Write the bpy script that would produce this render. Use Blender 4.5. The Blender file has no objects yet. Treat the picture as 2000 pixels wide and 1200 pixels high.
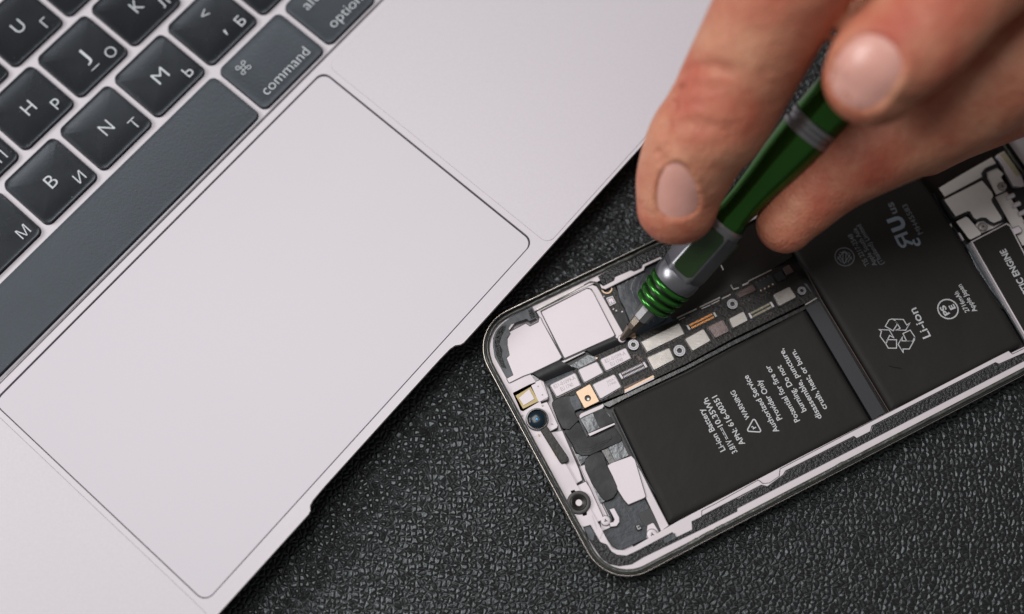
import bpy, bmesh, math, random
import numpy as np
from mathutils import Vector, Matrix
from math import radians as RAD, pi, sin, cos
random.seed(7)
S = 0.001                                   # authored in millimetres, built in metres
SC = bpy.context.scene

# ------------------------------------------------------------------ camera
F_PX, PITCH, ROLL, H = 2500.0, RAD(16.65), RAD(0.54), 306.0
CM = Matrix.Rotation(PITCH, 3, 'X') @ Matrix.Rotation(ROLL, 3, 'Y')
_d0 = CM @ Vector((0, 0, -1))
CAM = -_d0 * (H / -_d0.z)
cd = bpy.data.cameras.new('camera'); cam = bpy.data.objects.new('camera', cd)
SC.collection.objects.link(cam); SC.camera = cam
cam.matrix_world = Matrix.Translation(CAM * S) @ CM.to_4x4()
cd.lens = 45.0; cd.sensor_width = 36.0; cd.sensor_fit = 'HORIZONTAL'
cd.clip_start = 0.005; cd.clip_end = 20
cd.dof.use_dof = True; cd.dof.focus_distance = 0.306; cd.dof.aperture_fstop = 4.6

# ------------------------------------------------------------------ light
wd = bpy.data.worlds.new('World'); SC.world = wd; wd.use_nodes = True
bg = wd.node_tree.nodes['Background']
bg.inputs[0].default_value = (1.0, 0.985, 0.97, 1); bg.inputs[1].default_value = 0.15
def area(name, loc, target, sx, sy, power, col):
    l = bpy.data.lights.new(name, 'AREA'); l.shape = 'RECTANGLE'; l.size = sx; l.size_y = sy
    l.energy = power; l.color = col
    o = bpy.data.objects.new(name, l); SC.collection.objects.link(o); o.location = loc
    o.rotation_euler = (Vector(target) - Vector(loc)).to_track_quat('-Z', 'Y').to_euler()
    return o
area('softbox', (-0.13, 0.20, 0.98), (0.0, 0.0, 0), 0.42, 0.40, 4.7, (1.0, 0.975, 0.965))
area('window_light', (-0.90, 0.10, 0.62), (0.0, 0.0, 0), 0.55, 0.40, 7.0, (1.0, 0.97, 0.96))
SC.view_settings.view_transform = 'Standard'; SC.view_settings.look = 'None'
SC.view_settings.exposure = 0.0; SC.view_settings.gamma = 1.0
SC.view_settings.use_curve_mapping = False
SC.render.engine = 'CYCLES'

# ------------------------------------------------------------------ pixel -> place
def at(x, y, z):
    d = CM @ Vector(((x - 1000) / F_PX, -(y - 600) / F_PX, -1))
    return CAM + d * ((z - CAM.z) / d.z)
def at2(x, y, z):
    p = at(x, y, z); return (p.x, p.y)
def proj(p):
    q = CM.transposed() @ (Vector(p) - CAM)
    return 1000 + F_PX * q.x / -q.z, 600 - F_PX * q.y / -q.z
CR = dict(c4=(920, 460, 5), c5=(940, 680, 5), c6=(1040, 860, 4.1375), d1=(1200, 460, 5), d2=(1160, 620, 3.3333),
          d3=(1460, 380, 3.7037), d4=(1600, 560, 5), d5=(1780, 280, 4), d6=(1400, 650, 3.3333), e=(1600, 234, 2.5575), p=(0, 0, 1))
def px(c, pts):
    ox, oy, s = CR[c]; return [(ox + x / s, oy + y / s) for x, y in pts]
def W(c, pts, z):
    return [at2(x, y, z) for x, y in px(c, pts)]

# ------------------------------------------------------------------ 2D helpers
def ccw(p):
    a = sum(p[i][0] * p[(i + 1) % len(p)][1] - p[(i + 1) % len(p)][0] * p[i][1] for i in range(len(p)))
    return list(p) if a > 0 else list(reversed(p))
def offset(poly, d):
    """positive d grows a CCW polygon"""
    n = len(poly); out = []
    for i in range(n):
        a, b, c = Vector(poly[i - 1]), Vector(poly[i]), Vector(poly[(i + 1) % n])
        e1 = (b - a); e2 = (c - b)
        if e1.length < 1e-9 or e2.length < 1e-9: out.append(tuple(b)); continue
        e1.normalize(); e2.normalize()
        n1 = Vector((e1.y, -e1.x)); n2 = Vector((e2.y, -e2.x))
        m = n1 + n2
        if m.length < 1e-6: out.append(tuple(b + n1 * d)); continue
        m.normalize(); k = d / max(0.45, m.dot(n1)); out.append(tuple(b + m * k))
    return out
def fillet(poly, r, seg=5):
    n = len(poly); out = []
    for i in range(n):
        a, b, c = Vector(poly[i - 1]), Vector(poly[i]), Vector(poly[(i + 1) % n])
        u, v = (a - b), (c - b); lu, lv = u.length, v.length
        if lu < 1e-6 or lv < 1e-6: out.append(tuple(b)); continue
        u /= lu; v /= lv; ang = math.acos(max(-1, min(1, u.dot(v))))
        if ang > pi - 0.05 or ang < 0.05: out.append(tuple(b)); continue
        t = min(r / math.tan(ang / 2), lu * 0.48, lv * 0.48); rr = t * math.tan(ang / 2)
        p1, p2 = b + u * t, b + v * t
        cen = b + (u + v).normalized() * (rr / sin(ang / 2))
        a1 = math.atan2(p1.y - cen.y, p1.x - cen.x); a2 = math.atan2(p2.y - cen.y, p2.x - cen.x)
        da = (a2 - a1 + pi) % (2 * pi) - pi
        for k in range(seg + 1):
            t_ = a1 + da * k / seg; out.append((cen.x + rr * cos(t_), cen.y + rr * sin(t_)))
    return out
def circ(c, r, n=24):
    return [(c[0] + r * cos(2 * pi * k / n), c[1] + r * sin(2 * pi * k / n)) for k in range(n)]

def catmull2(P_, n=6):
    out = []; Q = [P_[0]] + list(P_) + [P_[-1]]
    for i in range(1, len(Q) - 2):
        for k in range(n):
            t = k / n; out.append(tuple(.5 * (2 * Q[i][j] + (Q[i + 1][j] - Q[i - 1][j]) * t + (2 * Q[i - 1][j] - 5 * Q[i][j] + 4 * Q[i + 1][j] - Q[i + 2][j]) * t * t + (3 * Q[i][j] - Q[i - 1][j] - 3 * Q[i + 1][j] + Q[i + 2][j]) * t ** 3) for j in range(2)))
    return out + [P_[-1]]
# ------------------------------------------------------------------ objects
ROOTLOC = {}
def tag(o, label=None, cat=None, group=None, kind=None):
    if label: o['label'] = label
    if cat: o['category'] = cat
    if group: o['group'] = group
    if kind: o['kind'] = kind
    return o
def empty(name, loc, label, cat):
    o = bpy.data.objects.new(name, None); SC.collection.objects.link(o); o.empty_display_size = 0.01
    o.location = Vector(loc) * S; ROOTLOC[o] = Vector(loc); return tag(o, label, cat)
def base_of(parent):
    while parent is not None:
        if parent in ROOTLOC: return ROOTLOC[parent]
        parent = parent.parent
    return Vector((0, 0, 0))
def link(name, verts, faces, mat, parent=None, smooth=False, loc=None, merge=False):
    b = base_of(parent) if parent is not None else Vector(loc or (0, 0, 0))
    me = bpy.data.meshes.new(name)
    me.from_pydata([tuple((Vector(v) - b) * S) for v in verts], [], faces)
    if merge:
        bm = bmesh.new(); bm.from_mesh(me); bmesh.ops.remove_doubles(bm, verts=bm.verts, dist=1e-7); bm.to_mesh(me); bm.free()
    if smooth: me.shade_smooth()
    me.materials.append(mat); me.update()
    o = bpy.data.objects.new(name, me); SC.collection.objects.link(o)
    if parent is not None: o.parent = parent
    else: o.location = b * S
    return o
class MB:
    def __init__(s): s.v = []; s.f = []
    def add(s, v, f):
        n = len(s.v); s.v += [tuple(p) for p in v]; s.f += [[i + n for i in q] for q in f]
    def prism(s, poly, z0, z1, bev=0.0, holes=()):
        poly = ccw(poly); n = len(poly)
        if holes:
            hs = [list(reversed(ccw(h))) for h in holes]
            loops = [[Vector((x, y, 0)) for x, y in poly]] + [[Vector((x, y, 0)) for x, y in h] for h in hs]
            from mathutils.geometry import tessellate_polygon
            tri = tessellate_polygon(loops); flat = [q for L in loops for q in L]
            v = [(q.x, q.y, z1) for q in flat]; f = []
            for t in tri:
                a, b, c = (flat[i] for i in t)
                f.append(list(t) if (b - a).cross(c - a).z > 0 else [t[0], t[2], t[1]])
            s.add(v, f)
            for L in loops:
                m = len(L); v = [(q.x, q.y, z1) for q in L] + [(q.x, q.y, z0) for q in L]
                s.add(v, [[i, m + i, m + (i + 1) % m, (i + 1) % m] for i in range(m)])
            return
        rings = [(poly, z0)]
        if bev > 0:
            rings += [(poly, z1 - bev), (offset(poly, -bev * 0.3), z1 - bev * 0.3), (offset(poly, -bev), z1)]
        else: rings += [(poly, z1)]
        v = []; f = []
        for P, z in rings: v += [(x, y, z) for x, y in P]
        for k in range(len(rings) - 1):
            for i in range(n):
                j = (i + 1) % n; f.append([k * n + i, k * n + j, (k + 1) * n + j, (k + 1) * n + i])
        f.append([(len(rings) - 1) * n + i for i in range(n)])
        f.append([i for i in reversed(range(n))])
        s.add(v, f)
    def stroke(s, pts, w, z, closed=False, t=0.02):
        pts = [Vector(p) for p in pts]; n = len(pts); L = []; Rr = []
        for i in range(n):
            a = pts[i - 1] if (i or closed) else None; b = pts[i]; c = pts[(i + 1) % n] if (i < n - 1 or closed) else None
            d1 = (b - a).normalized() if a is not None else None; d2 = (c - b).normalized() if c is not None else None
            if d1 is None: d1 = d2
            if d2 is None: d2 = d1
            m = (Vector((-d1.y, d1.x)) + Vector((-d2.y, d2.x)))
            m = m.normalized() if m.length > 1e-6 else Vector((-d1.y, d1.x))
            k = (w / 2) / max(0.4, m.dot(Vector((-d1.y, d1.x))))
            L.append(b + m * k); Rr.append(b - m * k)
        v = [(q.x, q.y, z + t) for q in L] + [(q.x, q.y, z + t) for q in Rr]
        f = [[i, n + i, n + (i + 1) % n, (i + 1) % n] for i in range(n if closed else n - 1)]
        s.add(v, f)
    def lathe(s, A, axis, prof, n=32, ph=0.0, cap=True):
        ax = Vector(axis).normalized(); e1 = ax.orthogonal().normalized()
        up = Vector((0, 0, 1)); e1 = (up - ax * up.dot(ax)).normalized() if abs(ax.z) < 0.999 else e1
        e2 = ax.cross(e1); A = Vector(A); v = []; f = []
        for (t, r) in prof:
            for k in range(n):
                a = ph + 2 * pi * k / n; v.append(A + ax * t + e1 * (r * cos(a)) + e2 * (r * sin(a)))
        for j in range(len(prof) - 1):
            for k in range(n):
                q = (k + 1) % n; f.append([j * n + k, j * n + q, (j + 1) * n + q, (j + 1) * n + k])
        if cap:
            f.append([k for k in reversed(range(n))]); f.append([(len(prof) - 1) * n + k for k in range(n)])
        s.add(v, f)
    def build(s, name, mat, parent=None, smooth=False, loc=None, **k):
        return link(name, s.v, s.f, mat, parent, smooth, loc, **k)
def smooth_angle(o, deg=35):
    me = o.data; me.shade_smooth()
    try: me.set_sharp_from_angle(angle=RAD(deg))
    except Exception: pass
    return o

# ------------------------------------------------------------------ materials (texture space: metres)
def mat(name, col, rough=0.5, metal=0.0, bump=None, var=0.0, vscale=60, coat=0, spec=0.5, rvar=0.0, sss=0):
    """bump = (scale per metre, strength distance in m, kind)"""
    m = bpy.data.materials.new(name); m.use_nodes = True; nt = m.node_tree; N = nt.nodes; Lk = nt.links
    p = N['Principled BSDF']; p.inputs['Base Color'].default_value = (*col, 1)
    p.inputs['Roughness'].default_value = rough; p.inputs['Metallic'].default_value = metal
    p.inputs['Specular IOR Level'].default_value = spec
    if coat: p.inputs['Coat Weight'].default_value = coat; p.inputs['Coat Roughness'].default_value = 0.12
    tc = N.new('ShaderNodeTexCoord')
    if var or rvar:
        nz = N.new('ShaderNodeTexNoise'); nz.inputs['Scale'].default_value = vscale; nz.inputs['Detail'].default_value = 6
        Lk.new(tc.outputs['Object'], nz.inputs['Vector'])
        if var:
            mx = N.new('ShaderNodeMix'); mx.data_type = 'RGBA'
            mx.inputs[6].default_value = (*[max(0, c * (1 - var)) for c in col], 1)
            mx.inputs[7].default_value = (*[min(1, c * (1 + var)) for c in col], 1)
            Lk.new(nz.outputs['Fac'], mx.inputs[0]); Lk.new(mx.outputs[2], p.inputs['Base Color'])
        if rvar:
            mr = N.new('ShaderNodeMapRange'); mr.inputs[3].default_value = max(.03, rough - rvar); mr.inputs[4].default_value = rough + rvar
            mr.inputs[1].default_value = .3; mr.inputs[2].default_value = .7
            Lk.new(nz.outputs['Fac'], mr.inputs[0]); Lk.new(mr.outputs[0], p.inputs['Roughness'])
    if bump:
        sc, dist, kind = bump
        if kind == 'noise':
            t = N.new('ShaderNodeTexNoise'); t.inputs['Scale'].default_value = sc; t.inputs['Detail'].default_value = 5; out = t.outputs['Fac']
        elif kind == 'vor':
            t = N.new('ShaderNodeTexVoronoi'); t.inputs['Scale'].default_value = sc; out = t.outputs['Distance']
        elif kind == 'brush':
            mp = N.new('ShaderNodeMapping'); mp.inputs['Scale'].default_value = (0.06, 1, 1); mp.inputs['Rotation'].default_value = (0, 0, RAD(-27))
            Lk.new(tc.outputs['Object'], mp.inputs['Vector'])
            t = N.new('ShaderNodeTexNoise'); t.inputs['Scale'].default_value = sc; t.inputs['Detail'].default_value = 4; out = t.outputs['Fac']
            Lk.new(mp.outputs[0], t.inputs['Vector'])
        if kind != 'brush': Lk.new(tc.outputs['Object'], t.inputs['Vector'])
        b = N.new('ShaderNodeBump'); b.inputs['Strength'].default_value = 1.0; b.inputs['Distance'].default_value = dist
        Lk.new(out, b.inputs['Height']); Lk.new(b.outputs[0], p.inputs['Normal'])
    if sss:
        p.inputs['Subsurface Weight'].default_value = sss; p.inputs['Subsurface Radius'].default_value = (1, .35, .2)
        p.inputs['Subsurface Scale'].default_value = 0.0035
    return m
def leather_mat():
    m = bpy.data.materials.new('black_leather'); m.use_nodes = True; nt = m.node_tree; N = nt.nodes; Lk = nt.links
    p = N['Principled BSDF']; p.inputs['Roughness'].default_value = 0.30; p.inputs['Specular IOR Level'].default_value = 0.55; p.inputs['Specular Tint'].default_value = (.86, .95, 1, 1)
    tc = N.new('ShaderNodeTexCoord')
    nz = N.new('ShaderNodeTexNoise'); nz.inputs['Scale'].default_value = 330; nz.inputs['Detail'].default_value = 3
    Lk.new(tc.outputs['Object'], nz.inputs['Vector'])
    sub = N.new('ShaderNodeVectorMath'); sub.operation = 'SUBTRACT'; sub.inputs[1].default_value = (.5, .5, .5)
    Lk.new(nz.outputs['Color'], sub.inputs[0])
    scl = N.new('ShaderNodeVectorMath'); scl.operation = 'SCALE'; scl.inputs['Scale'].default_value = 0.0012
    Lk.new(sub.outputs[0], scl.inputs[0])
    ad = N.new('ShaderNodeVectorMath'); ad.operation = 'ADD'; Lk.new(tc.outputs['Object'], ad.inputs[0]); Lk.new(scl.outputs[0], ad.inputs[1])
    v = N.new('ShaderNodeTexVoronoi'); v.voronoi_dimensions = '2D'; v.feature = 'DISTANCE_TO_EDGE'; v.inputs['Scale'].default_value = 760; Lk.new(ad.outputs[0], v.inputs['Vector'])
    mr = N.new('ShaderNodeMapRange'); mr.interpolation_type = 'SMOOTHSTEP'; mr.inputs[1].default_value = -0.05; mr.inputs[2].default_value = 0.40
    Lk.new(v.outputs['Distance'], mr.inputs[0])
    v2 = N.new('ShaderNodeTexVoronoi'); v2.voronoi_dimensions = '2D'; v2.feature = 'F1'; v2.inputs['Scale'].default_value = 760; Lk.new(ad.outputs[0], v2.inputs['Vector'])
    sep = N.new('ShaderNodeSeparateColor'); Lk.new(v2.outputs['Color'], sep.inputs[0])
    hm = N.new('ShaderNodeMapRange'); hm.inputs[3].default_value = 0.55; hm.inputs[4].default_value = 1.0; Lk.new(sep.outputs[0], hm.inputs[0])
    mul = N.new('ShaderNodeMath'); mul.operation = 'MULTIPLY'; Lk.new(mr.outputs[0], mul.inputs[0]); Lk.new(hm.outputs[0], mul.inputs[1])
    fn = N.new('ShaderNodeTexNoise'); fn.inputs['Scale'].default_value = 1500; fn.inputs['Detail'].default_value = 3; Lk.new(tc.outputs['Object'], fn.inputs['Vector'])
    ma = N.new('ShaderNodeMath'); ma.operation = 'MULTIPLY_ADD'; ma.inputs[1].default_value = 0.36; Lk.new(fn.outputs['Fac'], ma.inputs[0]); Lk.new(mul.outputs[0], ma.inputs[2])
    b = N.new('ShaderNodeBump'); b.inputs['Distance'].default_value = 0.00023; b.inputs['Strength'].default_value = 1.0
    Lk.new(ma.outputs[0], b.inputs['Height']); Lk.new(b.outputs[0], p.inputs['Normal'])
    mx = N.new('ShaderNodeMix'); mx.data_type = 'RGBA'; mx.inputs[6].default_value = (.012, .011, .010, 1); mx.inputs[7].default_value = (.014, .0145, .015, 1)
    Lk.new(mr.outputs[0], mx.inputs[0]); Lk.new(mx.outputs[2], p.inputs['Base Color'])
    return m
M = {}
M['leather'] = leather_mat()
M['alu'] = mat('anodised_aluminium', (.62, .590, .632), .50, .15, (5000, .000012, 'noise'), .035, 1300)
M['alu_side'] = mat('aluminium_underside', (.30, .29, .30), .45, .5, (5000, .00001, 'noise'), .05, 60)
M['pad'] = mat('trackpad_glass', (.645, .620, .668), .46, .05, (3000, .000006, 'noise'), .025, 14, spec=.35)
M['film'] = mat('protective_film', (.62, .590, .632), .48, .12, (6000, .000012, 'noise'), .06, 1500)
M['well'] = mat('black_key_bed', (.012, .011, .010), .5, var=.2)
M['key'] = mat('worn_key_plastic', (.009, .010, .012), .27, 0, (9000, .000012, 'noise'), .3, 60, spec=.5, rvar=.03)
M['key_matte'] = mat('matte_key_plastic', (.034, .041, .049), .44, 0, (1600, .00006, 'noise'), .10, 120, spec=.5)
M['cap_edge_glint'] = mat('painted_key_glint', (.20, .20, .20), .35, var=.4, vscale=300)  # light grey ring paints the glint on the key cap bevel
for k_ in ('key', 'key_matte'): M[k_].node_tree.nodes['Principled BSDF'].inputs['Specular Tint'].default_value = (.80, .89, 1, 1)
M['chamfer'] = mat('shaded_chamfer', (.42, .40, .43), .28, .9, (4000, .000006, 'noise'), .05, 300)  # machined slope, metal darkened to carry the shade on the step
M['legend'] = mat('legend_white', (.62, .66, .70), .5, var=.04)
M['silver'] = mat('bright_steel', (.70, .645, .675), .5, .18, (3000, .00001, 'noise'), .04, 200, rvar=.05)
M['brushed'] = mat('brushed_shield_steel', (.42, .395, .37), .38, .65, (5200, .00003, 'brush'), .10, 300, rvar=.08)
M['shield_white'] = mat('pale_foil', (.80, .735, .78), .52, .10, (3000, .000012, 'noise'), .03, 200)
M['darkmetal'] = mat('dark_stained_shield', (.16, .125, .12), .32, .7, (2500, .00003, 'noise'), .45, 900)
M['brown'] = mat('brown_component', (.10, .07, .065), .4, .3, (3000, .00002, 'noise'), .15, 500)
M['gold'] = mat('gold_contact', (.66, .47, .32), .4, .4, (3000, .00001, 'noise'), .06, 300)
M['orange'] = mat('copper_pins', (.80, .34, .10), .35, .7, var=.15, vscale=2000)
M['olive'] = mat('olive_gold_frame', (.28, .22, .10), .4, .5, var=.15, vscale=900)
M['pcb'] = mat('black_circuit_board', (.012, .011, .010), .38, 0, (1800, .00012, 'noise'), .5, 1500, spec=.35)
M['battery'] = mat('battery_wrap', (.020, .019, .018), .55, 0, (110, .00022, 'noise'), .12, 60, spec=.20, rvar=.04)
M['batt_tab'] = mat('battery_tab_grey', (.024, .026, .031), .5, 0, (1500, .00001, 'noise'), .10, 90)
M['ink'] = mat('printed_white_ink', (.60, .61, .63), .6, var=.06, vscale=900)
M['ink_dim'] = mat('printed_dim_ink', (.13, .14, .16), .5, var=.06, vscale=900)
M['ink_blue'] = mat('printed_bluegrey_ink', (.20, .24, .29), .5, var=.08, vscale=900)
M['ink_faint'] = mat('laser_etched_ink', (.46, .43, .42), .5, var=.06, vscale=900)
M['rim'] = mat('polished_black_steel', (.018, .017, .016), .16, .4, var=.1, spec=.9, coat=.6)
M['rimglint'] = mat('painted_rim_glint', (.42, .38, .34), .3, .8, var=.5, vscale=900)  # bright tone paints the highlight along the steel band
M['glue'] = mat('rough_adhesive_residue', (.070, .074, .066), .28, 0, (520, .0003, 'noise'), .95, 420, spec=.7)
M['foam'] = mat('ragged_black_foam', (.016, .017, .019), .30, 0, (1500, .0005, 'noise'), .9, 900, spec=.6)
M['foamgrey'] = mat('torn_grey_tape', (.070, .082, .095), .45, 0, (700, .00015, 'noise'), .55, 700)
M['tape'] = mat('black_flex_tape', (.016, .017, .019), .42, 0, (110, .0002, 'noise'), .2, 200, spec=.32, rvar=.08)
M['flex'] = mat('grey_flex_cable', (.052, .060, .070), .40, 0, (900, .00012, 'noise'), .25, 350, spec=.35)
M['flexgloss'] = mat('glossy_grey_flex', (.10, .112, .125), .30, .1, (130, .0008, 'noise'), .25, 300, spec=.8)
M['graphite'] = mat('graphite_sheet', (.030, .037, .048), .32, .1, (200, .0002, 'noise'), .2, 200, spec=.6)
M['black'] = mat('deep_black_plastic', (.010, .009, .008), .4, var=.2)
M['gloss'] = mat('black_gloss_plastic', (.012, .012, .012), .25, 0, (700, .00004, 'noise'), .2, 200, spec=.8)
M['gasket'] = mat('black_rubber_gasket', (.020, .021, .023), .4, var=.2, vscale=500)
M['armblack'] = mat('black_arm_resin', (.014, .012, .009), .38, 0, (900, .00008, 'noise'), .5, 700, spec=.3)
M['lens'] = mat('lens_glass', (.008, .020, .032), .18, 0, var=.2, spec=.35)
M['lensblue'] = mat('lens_centre_blue', (.03, .22, .42), .15, .2, var=.2)
M['yellow'] = mat('flash_phosphor', (.70, .58, .22), .45, var=.08, vscale=900)
M['whitebit'] = mat('white_plastic', (.72, .68, .70), .45, var=.04)
M['yellowtape'] = mat('yellowed_adhesive', (.52, .48, .33), .35, .1, (600, .0003, 'noise'), .12, 600)
M['green'] = mat('green_anodised_metal', (.040, .150, .025), .15, .80, (4000, .000006, 'noise'), .05, 200, spec=.6)
M['greendark'] = mat('dark_green_metal', (.018, .045, .012), .3, .2, (4000, .000006, 'noise'), .05, 200, spec=.7)
M['chrome'] = mat('machined_steel', (.30, .30, .31), .36, .8, (4000, .000008, 'noise'), .05, 300)
M['steelsatin'] = mat('satin_steel', (.27, .275, .30), .33, .85, (4000, .000008, 'noise'), .05, 300)
M['greenring'] = mat('bright_green_ring', (.045, .21, .035), .20, .75, None, .05, 200, spec=.7)
M['plate'] = mat('matt_cover_plate', (.78, .745, .72), .45, .12, (2600, .00001, 'noise'), .06, 500)
M['bit'] = mat('dark_steel_bit', (.20, .17, .14), .28, .9, (3000, .00001, 'noise'), .15, 600)
M['fibre'] = mat('dark_fibre', (.006, .005, .005), .6, var=.1)

# ------------------------------------------------------------------ text
def text(s, a, b, cap, z, m, parent, name='printed_text', weight=0.0, mirror=False, mid=0.36, t=0.015):
    """s runs from world point a to world point b (2D, mid height of the capitals), cap = capital height in mm"""
    cu = bpy.data.curves.new('t', 'FONT'); cu.body = s; cu.size = 1.0; cu.resolution_u = 3; cu.offset = weight
    o = bpy.data.objects.new('t', cu); SC.collection.objects.link(o)
    dg = bpy.context.evaluated_depsgraph_get(); me = bpy.data.meshes.new_from_object(o.evaluated_get(dg))
    bpy.data.objects.remove(o); bpy.data.curves.remove(cu)
    xs = [v.co.x for v in me.vertices]
    if not xs: return None
    x0, x1 = min(xs), max(xs); a = Vector(a); b = Vector(b); r = b - a; Lg = r.length; r /= Lg; up = Vector((-r.y, r.x))
    sx = Lg / (x1 - x0); sy = cap / 0.682
    off = base_of(parent)
    for v in me.vertices:
        q = a + r * ((v.co.x - x0) * sx) + up * ((v.co.y - mid) * sy)
        v.co = (Vector((q.x, q.y, z + t)) - off) * S
    me.materials.clear(); me.materials.append(m); me.update()
    me.name = name
    ob = bpy.data.objects.new(name, me); SC.collection.objects.link(ob); ob.parent = parent
    return ob
def ptext(s, c, a, b, cap, z, m, parent, **k):
    A, B = W(c, [a, b], z); return text(s, A, B, cap, z, m, parent, **k)

# ================================================================== TABLE
bm_ = MB(); bm_.add([(-900, -700, 0), (900, -700, 0), (900, 900, 0), (-900, 900, 0), (-900, -700, -20), (900, -700, -20), (900, 900, -20), (-900, 900, -20)],
    [[0, 1, 2, 3], [7, 6, 5, 4], [0, 4, 5, 1], [1, 5, 6, 2], [2, 6, 7, 3], [3, 7, 4, 0]])
tag(bm_.build('table_surface', M['leather']), 'black pebbled leather surface under the laptop and the opened phone', None, kind='structure')

# ================================================================== LAPTOP
LO = Vector(at2(634, 140, 12)); TH = RAD(49.3); LX = Vector((cos(TH), sin(TH))); LY = Vector((-sin(TH), cos(TH)))
def L(x, y): q = LO + LX * x + LY * y; return (q.x, q.y)
lc = L(-56, 20)
laptop = empty('laptop', (lc[0], lc[1], 0), 'open silver laptop with black keyboard and wide trackpad, lying under the left half', 'laptop')
X0, X1, Y0, Y1 = -197, 84, -74, 122
def scoop(k=0.0):
    pts = [(-84.0, 0), (-83.2, .25), (-82.4, 1.1), (-81.0, 1.45), (-77, 1.6), (-57, 1.62), (-37, 1.6), (-33.6, 1.45), (-32.2, 1.1), (-31.2, .25), (-30.3, 0)]
    return pts
def deck_outline(inset=0.0, ny=0.0):
    fr = [(x, Y0 + d + inset) for x, d in scoop()]
    o = [(X0 + inset, Y0 + inset)] + fr + [(X1 - inset, Y0 + inset), (X1 - inset, Y1 - inset), (X0 + inset, Y1 - inset)]
    return o
# tapered lower body, lofted
b_ = MB(); rings = [(0, 10.9), (0.3, 10.5), (1.4, 9.4), (4.5, 6.0), (11, 2.2), (16, 1.0)]
n = len(deck_outline()); v = []; f = []
for ins, z in rings: v += [(*L(x, y), z) for x, y in deck_outline(ins)]
for k in range(len(rings) - 1):
    for i in range(n):
        j = (i + 1) % n; f.append([(k + 1) * n + i, (k + 1) * n + j, k * n + j, k * n + i])
f.append([i for i in range(n)]); f.append([(len(rings) - 1) * n + i for i in reversed(range(n))])
b_.add(v, f); b_.build('bottom_case', M['alu_side'], laptop)
b_ = MB(); b_.prism([L(X0 + 2, Y0 + 3), L(X1 - 2, Y0 + 3), L(X1 - 2, Y1 - 2), L(X0 + 2, Y1 - 2)], 10.905, 10.95)
b_.build('key_bed', M['well'], laptop)
# palm rest with trackpad opening
WY = 2.35
tp = [(-113.7, -70.2), (0, -70.2), (0, .55), (-113.7, .55)]
fr = [(x, Y0 + d) for x, d in scoop()]
pal = [L(X0, Y0)] + [L(*q) for q in fr] + [L(X1, Y0), L(X1, WY), L(X0, WY)]
tph = fillet([L(*q) for q in tp], 2.6, 8)
b_ = MB(); b_.prism(pal, 10.9, 12.0, holes=[tph]); b_.build('palm_rest', M['alu'], laptop)
# painted highlight: bright line along the front edge
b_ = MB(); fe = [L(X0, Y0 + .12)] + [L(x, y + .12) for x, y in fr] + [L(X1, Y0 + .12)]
b_.stroke(fe, .16, 12.0, t=.01); b_.build('front_edge_highlight', M['silver'], laptop)
b_ = MB(); g = .50; gt = [(-113.7 + .24, -70.2 + .24), (-.50, -70.2 + .24), (-.50, .55 - g), (-113.7 + .24, .55 - g)]
b_.prism(fillet([L(*q) for q in gt], 2.4, 8), 10.95, 11.93, bev=.06); b_.build('trackpad', M['pad'], laptop)
# sloping step between palm rest and keyboard well, and the keyboard deck with key openings
KZ = 11.35
b_ = MB(); pr = [(WY, 12.0), (WY + .06, 11.95), (WY + .16, 11.65), (WY + .34, 11.46), (WY + .65, 11.38), (WY + 1.0, KZ)]
v = []; f = []
for y, z in pr: v += [(*L(X0, y), z), (*L(X1, y), z)]
for k in range(len(pr) - 1): f.append([2 * k, 2 * k + 1, 2 * k + 3, 2 * k + 2])
b_.add(v, f); b_.build('well_step', M['chamfer'], laptop, smooth=True)
KW, KH = 17.75, 17.05
rows = {0: (3.85, []), 1: (22.7, []), 2: (41.6, []), 3: (60.5, [])}
keys = []
def K(x, y, w, lat, cyr, matte=False, extra=None): keys.append((x, y, w, lat, cyr, matte, extra))
for i, (a, c) in enumerate([('C', 'С'), ('V', 'М'), ('B', 'И'), ('N', 'Т'), ('M', 'Ь'), (',', 'Б'), ('.', 'Ю'), ('/', '.')]): K(-113 + 19 * i, 22.7, KW, a, c)
for i, (a, c) in enumerate([('F', 'А'), ('G', 'П'), ('H', 'Р'), ('J', 'О'), ('K', 'Л'), ('L', 'Д'), (';', 'Ж')]): K(-103 + 19 * i, 41.6, KW, a, c)
for i, (a, c) in enumerate([('T', 'Е'), ('Y', 'Н'), ('U', 'Г'), ('I', 'Ш'), ('O', 'Щ'), ('P', 'З')]): K(-89 + 19 * i, 60.5, KW, a, c)
K(-119, 3.85, 99.9, '', '', True, 'space'); K(-17.9, 3.85, 22.6, '', '', True, 'cmd'); K(6.0, 3.85, 18, '', '', True, 'opt')
def rect(x, y, w, h): return [(x, y), (x + w, y), (x + w, y + h), (x, y + h)]
holes = [fillet([L(*q) for q in rect(x, y, w, KH)], 1.9, 6) for x, y, w, *_ in keys]
b_ = MB(); b_.prism([L(X0, WY + 1.0), L(X1, WY + 1.0), L(X1, Y1), L(X0, Y1)], 10.9, KZ, holes=holes); b_.build('keyboard_deck', M['alu'], laptop)
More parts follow.
